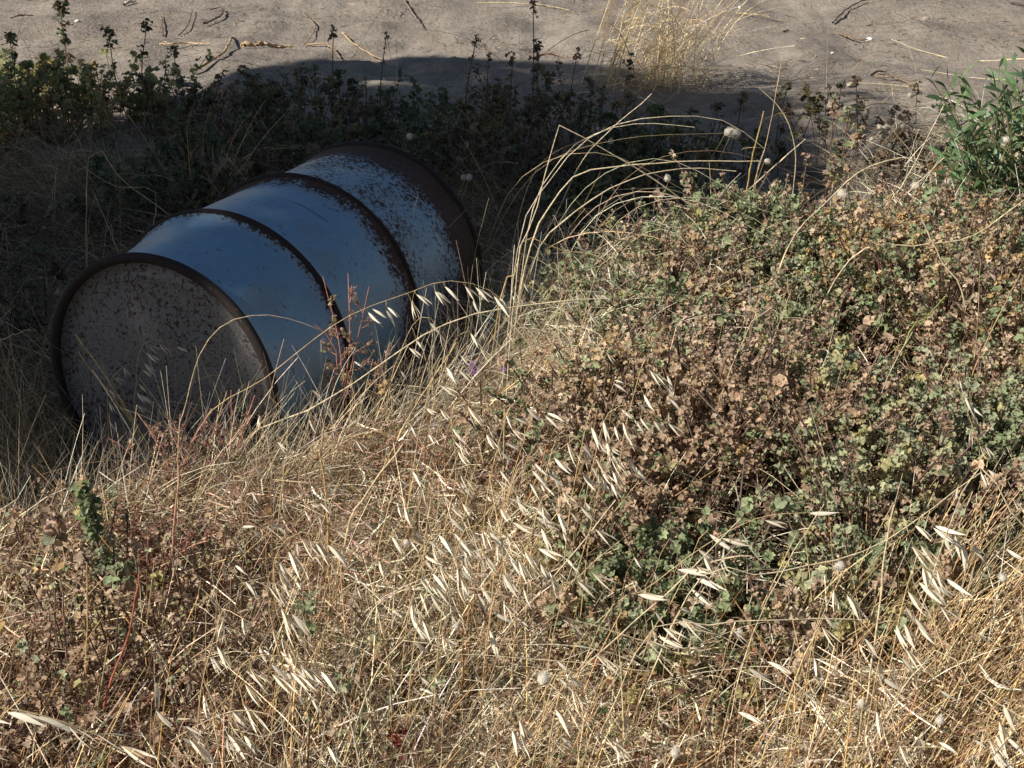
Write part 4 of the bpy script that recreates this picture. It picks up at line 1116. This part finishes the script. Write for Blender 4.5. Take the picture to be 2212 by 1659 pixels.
straw('long smooth red stem in the lower left', [(222, 1560), (240, 1480), (275, 1380), (297, 1290), (300, 1240)], 10, .34, .05, (.46, .15, .10), name='weed_stalk')
straw('tall pale red stem below the red branching weed', [(368, 1290), (376, 1180), (385, 1040), (383, 990)], 8, .36, .03, (.50, .30, .20), name='weed_stalk')
straw('fuzzy brown geranium stalk at the lower left', [(142, 1420), (135, 1330), (130, 1250)], 9, .30, .02, (.34, .21, .16), name='weed_stalk')
straw('tan twin stalk right of the fuzzy brown one', [(198, 1480), (192, 1330), (188, 1215)], 8, .34, .02, (.52, .34, .16), name='weed_stalk')

# purple flowers
def flower(label, x, y, Y, R):
    p = at(x, y, Y); g = np.array([p[0]+.01, p[1], float(ground(p[0], p[1]))])
    root = empty('purple_flower', g); tag(root, label, 'flower', 'small purple flowers')
    mb = MB(); mb.add(*ribbons(spline([np.zeros(3), (p-g)*.5+[.01, 0, 0], p-g], 8)[None], np.full((1, 8), .0008), np.array([(.16, .18, .08)]), 4)); mb.build('stem', M_leaf, root)
    n = 26; d = norm(rng.normal(size=(n, 3))+np.array([0, -.3, .6])); P = (p-g)+d[:, None]*np.array([.1, .6, 1])[None, :, None]*R
    mb = MB(); mb.add(*ribbons(P, np.full((n, 1), .0022)*np.array([[.5, 1, .5]]), palette(n, [(.34, .12, .62), (.50, .25, .75)], [2, 1], .15), 2)); mb.build('petals', M_leaf, root)
flower('purple flower at the edge of the shade beside the drum', 1022, 797, 2.62, .016)
flower('smaller purple flower hidden in straw right of the larger one', 1092, 799, 2.6, .010)

# ------------------------------------------------------------------ clump of tall straw at the top
def build_clump():
    c = at(1380, 190, 6.05); g = np.array([c[0], 6.05, float(ground(c[0], 6.05))])
    root = empty('grass_clump', g); tag(root, 'tall clump of golden dry grass standing on the sand behind the drum', 'grass clump')
    G = [(.74, .57, .30), (.82, .68, .43), (.50, .34, .16)]
    mb = MB()
    n = 26; b = rng.normal(size=(n, 3))*[.05, .05, 0]+[-.13, 0, 0]
    mb.add(*blades_local(b, rng.uniform(.5, 1.15, n), (.26, -.05, 1), (.09, .12, .08), rng.uniform(0, .2, n), rng.uniform(.0016, .003, n), palette(n, G, [4, 3, 2])))
    n = 60; b = rng.normal(size=(n, 3))*[.09, .07, 0]+[.13, 0, 0]
    mb.add(*blades_local(b, rng.uniform(.35, 1.0, n), (.10, -.05, 1), (.20, .15, .1), rng.uniform(0, .4, n), rng.uniform(.0013, .0027, n), palette(n, G, [4, 3, 3])))
    n = 40; b = rng.normal(size=(n, 3))*[.10, .07, 0]+[.08, 0, 0]
    mb.add(*blades_local(b, rng.uniform(.5, .95, n), (.65, -.1, .9), (.25, .25, .2), rng.uniform(.05, .35, n), rng.uniform(.0010, .002, n), palette(n, G, [2, 1, 4])))
    mb.build('stems', M_straw, root)
    n = 420; b = rng.normal(size=(n, 3))*[.12, .09, 0]+np.abs(rng.normal(size=(n, 1)))*[.05, 0, .22]
    mb = MB(); mb.add(*blades_local(b, rng.uniform(.06, .30, n), (.1, 0, .5), (.7, .5, .5), rng.uniform(.1, .9, n), rng.uniform(.0009, .0020, n), palette(n, G, [3, 3, 3])))
    mb.build('leaves', M_straw, root)
def blades_local(base, L, lean, spread, droop, rad, col, K=8, sides=2):
    N = len(base); d = norm(np.array(lean)[None]+rng.normal(size=(N, 3))*np.array(spread)); t = np.linspace(0, 1, K)[None, :, None]
    hor = norm(d*[1, 1, 0]+1e-6)[:, None]; L = L[:, None, None]
    P = base[:, None]+d[:, None]*L*t+(hor*.6-np.array([0, 0, 1.]))*L*droop[:, None, None]*t**2.2
    P[..., 2] = np.maximum(P[..., 2], 0)
    return ribbons(P, rad, col, sides)
build_clump()
def arch_clump():
    g = at(1140, 590, 3.25); g = np.array([g[0], 3.25, float(ground(g[0], 3.25))])
    root = empty('grass_clump', g); tag(root, 'fan of thin dry stems arching right over the dark hollow beside the drum', 'grass clump')
    mb = MB()
    for i in range(34):
        h = rng.uniform(.22, .60); r_ = rng.uniform(.2, 1.0); yb = rng.uniform(-.3, .6)
        b = rng.normal(size=3)*[.10, .07, 0]
        p = [b, b+[.06*r_+rng.normal()*.02, yb*.2, h*.55], b+[.18*r_+.03, yb*.4, h*.92], b+[.42*r_+.05, yb*.7, h*rng.uniform(.95, 1.05)], b+[.85*r_, yb, h*rng.uniform(.62, .95)]]
        c = palette(1, [(.72, .58, .37), (.82, .72, .52), (.48, .36, .20)], [3, 3, 2])
        mb.add(*ribbons(spline(p, 18)[None], np.linspace(.0015, .0006, 18)[None]*rng.uniform(.6, 1.15), c, 3))
    for i in range(50):
        b = rng.normal(size=3)*[.06, .05, 0]
        mb.add(*blades_local(b[None], rng.uniform(.2, .5, 1), (.45, .1, .9), (.25, .2, .15), rng.uniform(.2, .9, 1), rng.uniform(.0008, .0015, 1), palette(1, [(.64, .51, .31), (.44, .32, .18)], [2, 2])))
    mb.build('stems', M_straw, root)
arch_clump()
def small_clump(label, x, y, Y, n, L, lean):
    c = at(x, y, Y); g = np.array([c[0], Y, float(ground(c[0], Y))])
    root = empty('grass_clump', g); tag(root, label, 'grass clump')
    b = rng.normal(size=(n, 3))*[.035, .035, 0]
    mb = MB(); mb.add(*blades_local(b, rng.uniform(.6, 1, n)*L, lean, (.16, .14, .08), rng.uniform(.1, .8, n), rng.uniform(.0010, .002, n), palette(n, [(.58, .42, .19), (.66, .52, .30), (.38, .25, .11)], [4, 2, 2])))
    mb.build('stems', M_straw, root)
small_clump('yellow grass clump drooping right, beside the far end of the drum', 1110, 570, 3.35, 70, .62, (.32, .1, .9))
small_clump('grass clump bowing over the left corner of the mat', 1190, 560, 3.2, 50, .55, (.5, .05, .7))
small_clump('dark grass tuft at the upper left in the shade', 420, 330, 4.3, 40, .6, (.1, -.1, .9))
small_clump('grass clump in the shade at the left edge beside the lid', 40, 900, 2.55, 70, .55, (-.15, -.05, .9))
small_clump('dry clump before the dark gap at the upper right', 1640, 440, 3.9, 40, .45, (.1, 0, .9))
small_clump('pale straw clump at the right edge beside the mat', 2200, 900, 2.6, 40, .4, (-.4, 0, .7))

# ------------------------------------------------------------------ green shrub at the right
def build_shrub():
    c = at(2180, 430, 4.1); g = np.array([c[0]+.05, 4.1, 0.]); g[2] = float(ground(g[0], g[1]))
    root = empty('green_shrub', g); tag(root, 'bushy green shrub with narrow leathery leaves at the right edge', 'shrub')
    mb = MB(); Ls = []; As = []; Ns = []
    for i in range(105):
        top = at(2010+rng.uniform(0, 340)**1.0, 105+rng.uniform(0, 320), 4.1+rng.uniform(-.15, .3))-g
        if top[0] < -.12: top[2] = max(top[2]-.08, .12)
        b = rng.normal(size=3)*[.04, .04, 0]
        S = spline([b, b*.5+top*.45+rng.normal(size=3)*.02, top], 12)
        mb.add(*ribbons(S[None], np.linspace(.003, .0011, 12)[None], np.array([(.22, .20, .09)]), 4))
        for k in range(13):
            u = .25+.75*k/12; p = np.array([np.interp(u, np.linspace(0, 1, 12), S[:, j]) for j in range(3)])
            t = norm(S[-1]-S[-4]); a = rng.uniform(0, 2*np.pi)
            o = norm(np.array([math.cos(a), math.sin(a), .55])+t*.5+rng.normal(size=3)*.2)
            Ls.append(p); As.append(o)
    mb.build('branches', M_shrub, root)
    P0 = np.array(Ls); D = np.array(As); n = len(P0)
    L = rng.uniform(.05, .105, (n, 1, 1)); t = np.linspace(0, 1, 6)[None, :, None]
    P = P0[:, None]+D[:, None]*L*t+np.array([0, 0, -.25])*L*t**2
    Rr = np.sin(np.pi*np.clip(np.linspace(0, 1, 6), .04, .97))[None]*rng.uniform(.0045, .0078, (n, 1))
    mb = MB(); mb.add(*ribbons(P, Rr, palette(n, [(.08, .135, .055), (.115, .175, .075), (.17, .215, .10)], [3, 3, 1], .18), 2)); mb.build('leaves', M_shrub, root)
build_shrub()

# ------------------------------------------------------------------ driftwood, twigs and shells on the sand
def stick(label, pts, wpx, col, name='twig', knot=0, cat='twig', grp='dry twigs lying on the sand', lift=.012):
    P = []
    for k, (x, y) in enumerate(pts):
        p = atz(x, y, -.02+lift); p = np.array([p[0], p[1], float(ground(p[0], p[1]))+lift*.8+(.01 if 0 < k < len(pts)-1 else 0)]); P.append(p)
    P = np.array(P); r = wpx/F*P[0][1]*.38
    n = 26; S = spline(P, n)+rng.normal(size=(n, 3))*r*.25
    R = np.linspace(r, r*.55, n)*(1+rng.uniform(-.25, .25, n)*.8)
    mb = MB(); k = np.tile(np.array(col), (n, 1))*rng.uniform(.75, 1.15, (n, 1))
    mb.add(*ribbons(S[None], R[None], k[None], 7))
    mb.add(np.vstack([S[0]+[0, 0, 0], S[-1]]), np.array([[0, 1, 0]])[:0], col)
    for _ in range(knot):
        i = rng.integers(4, n-4); d = norm(rng.normal(size=3)*[1, 1, .3]+[0, 0, .3]); e = S[i]+d*rng.uniform(.02, .06)
        mb.add(*ribbons(spline([S[i], e], 5)[None], np.linspace(r*.4, r*.1, 5)[None], np.array([col]), 4))
    o = mb.build(name, M_wood, origin=P[0], smooth=True); o.location = P[0]
    tag(o, label, cat, grp)
stick('thick pale driftwood piece lying on the sand above the drum', [(525, 108), (560, 103), (600, 94), (630, 92)], 15, (.46, .33, .19), 'driftwood', 8, 'driftwood', None, .02)
stick('curved thick twig left of the driftwood', [(412, 165), (450, 150), (485, 132), (500, 100), (502, 82)], 9, (.40, .29, .17), knot=4)
stick('long forked twig left of the driftwood, lying level', [(345, 100), (375, 100), (400, 95), (430, 98), (455, 100)], 6, (.48, .35, .20), knot=5)
stick('dark hooked twig near the top edge left of the driftwood', [(440, 58), (465, 52), (480, 42), (478, 25), (455, 30)], 6, (.12, .09, .07), knot=3)
stick('thin dark twig below the hooked one', [(385, 72), (405, 62), (415, 40), (418, 30)], 4, (.14, .10, .08), knot=2)
stick('short upright dark twig left of the hooked one', [(352, 72), (350, 55), (352, 40)], 5, (.16, .12, .09), knot=1)
stick('pale flat wood chip near the top edge', [(268, 15), (280, 10), (293, 7)], 9, (.50, .44, .36), 'wood_chip', 0, 'wood chip')
stick('small red brown twig at the upper left on the sand', [(25, 45), (45, 42), (72, 32)], 5, (.22, .12, .09), knot=3)
stick('dark curled twig among straw above the driftwood end', [(655, 20), (680, 50), (672, 75), (655, 88)], 4, (.26, .18, .12), knot=4)
stick('twig bundle on the sand above the drum middle, upper one', [(665, 86), (700, 90), (720, 105), (735, 120)], 6, (.30, .21, .13), knot=5)
stick('twig slanting beside the bundle above the drum middle', [(740, 70), (760, 95), (800, 108), (830, 120)], 5, (.42, .30, .17), knot=5)
stick('reddish brittle twig left of the tall straw clump', [(1150, 140), (1180, 128), (1210, 124), (1250, 128)], 6, (.26, .15, .10), knot=9)
stick('thin forked twig at the top edge above the slanting shoots', [(870, 0), (905, 40), (925, 80), (960, 100)], 4, (.22, .17, .13), knot=2)
stick('dark twig lying near the top edge at the right', [(1800, 40), (1830, 20), (1870, 8), (1925, 3)], 6, (.15, .11, .09), knot=7)
stick('dark twig ending at the white shell on the sand', [(1815, 60), (1830, 72), (1855, 80), (1875, 78)], 7, (.20, .14, .09), knot=6)
stick('black curved seed pod on the sand left of the shrub', [(1883, 163), (1895, 158), (1915, 156)], 6, (.05, .035, .03), 'seed_pod', 0, 'seed pod', 'dark seed pods')
stick('brittle brown twig bundle below the black pod', [(1890, 168), (1930, 172), (1970, 180)], 6, (.24, .17, .11), knot=9)
stick('short dark twig near the top right corner', [(2180, 22), (2195, 26), (2215, 30)], 5, (.10, .08, .07), knot=1)
stick('pale twig lying level near the top, right of the straw clump', [(1590, 38), (1640, 40), (1690, 40)], 4, (.52, .40, .24), knot=2)
stick('small dark leaf like twig left of the lying straw', [(1693, 64), (1705, 62)], 6, (.14, .09, .06), knot=0)
stick('brown twig over the shaded sand at the right', [(1850, 243), (1900, 238), (1960, 232), (2000, 225)], 4, (.24, .18, .12), knot=4)

def pebble(label, x, y, R, col, name='shell', cat='shell', grp='small shells and stones on the sand', Y=None):
    p = atz(x, y, -.01); z = float(ground(p[0], p[1]))
    n, K = 18, 10; th = np.linspace(0.01, np.pi-.01, K); an = np.arange(n)*2*np.pi/n
    T, A = np.meshgrid(th, an, indexing='ij')
    spiral = 1+.10*np.sin(A+T*2)+.04*rng.normal(size=T.shape)
    V = np.stack([np.sin(T)*np.cos(A)*spiral, np.sin(T)*np.sin(A)*.8*spiral, np.cos(T)*.62], -1)*R
    i = np.arange(K-1)[:, None]*n+np.arange(n)[None]; j = np.arange(K-1)[:, None]*n+((np.arange(n)+1) % n)[None]
    caps = [np.arange(n)[None, ::-1], (np.arange(n)+(K-1)*n)[None]]
    f = np.stack([i, i+n, j+n, j], -1).reshape(-1, 4)
    o = mesh_from(name, V.reshape(-1, 3), [f]+caps, M_wood, np.tile(np.array(col), (n*K, 1)), True)
    o.location = (p[0], p[1], z+R*.45); tag(o, label, cat, grp)
pebble('bright white shell at the end of a dark twig on the sand', 1879, 77, .018, (.75, .73, .68))
pebble('grey brown stone on the sand near the top right', 2000, 36, .022, (.36, .30, .24), 'stone', 'stone')
pebble('pale round stone at the edge of the shade left of the shrub', 1837, 183, .018, (.42, .36, .29), 'stone', 'stone')
pebble('small white shell right of the tall straw clump', 1597, 27, .010, (.7, .68, .62))
pebble('tiny white shell on the sand, lower left of the dark twig end', 1798, 112, .008, (.7, .68, .62))
pebble('tiny pale shell on the sand above the shade edge', 1620, 175, .008, (.7, .68, .62))
pebble('small shell among leaf litter at the upper left', 168, 55, .014, (.6, .57, .50))

def build_sand_litter():
    # straw bits, seeds and grit scattered on the sand
    n = 6500
    x = rng.uniform(-3.2, 3.6, n*3); y = rng.uniform(4.6, 9.5, n*3)
    k = rng.random(len(x)) < .12+.88*sstep(.5, .72, patchy(x, y, 2.2, 91)); x, y = x[k][:n], y[k][:n]; n = len(x)
    L = rng.uniform(.008, .07, n)*rng.uniform(.4, 1, n); d = norm(rng.normal(size=(n, 3))*[1, .8, .15])
    t = np.linspace(-.5, .5, 4)[None, :, None]
    P = np.stack([x, y, ground(x, y)+.004], 1)[:, None]+d[:, None]*L[:, None, None]*t+rng.normal(size=(n, 1, 3))*[.3, .3, .15]*L[:, None, None]*t**2
    P[..., 2] = np.maximum(P[..., 2], ground(P[..., 0], P[..., 1])+.0015)
    V, f, k = ribbons(P, rng.uniform(.0007, .0024, n), palette(n, [(.55, .44, .27), (.30, .22, .14), (.12, .085, .06)], [3, 3, 3], .25), 3)
    tag(mesh_from('straw_bits', V, [f], M_straw, k), 'scattered straw bits and dark crumbs on the open sand', 'plant litter', kind='stuff')
build_sand_litter()
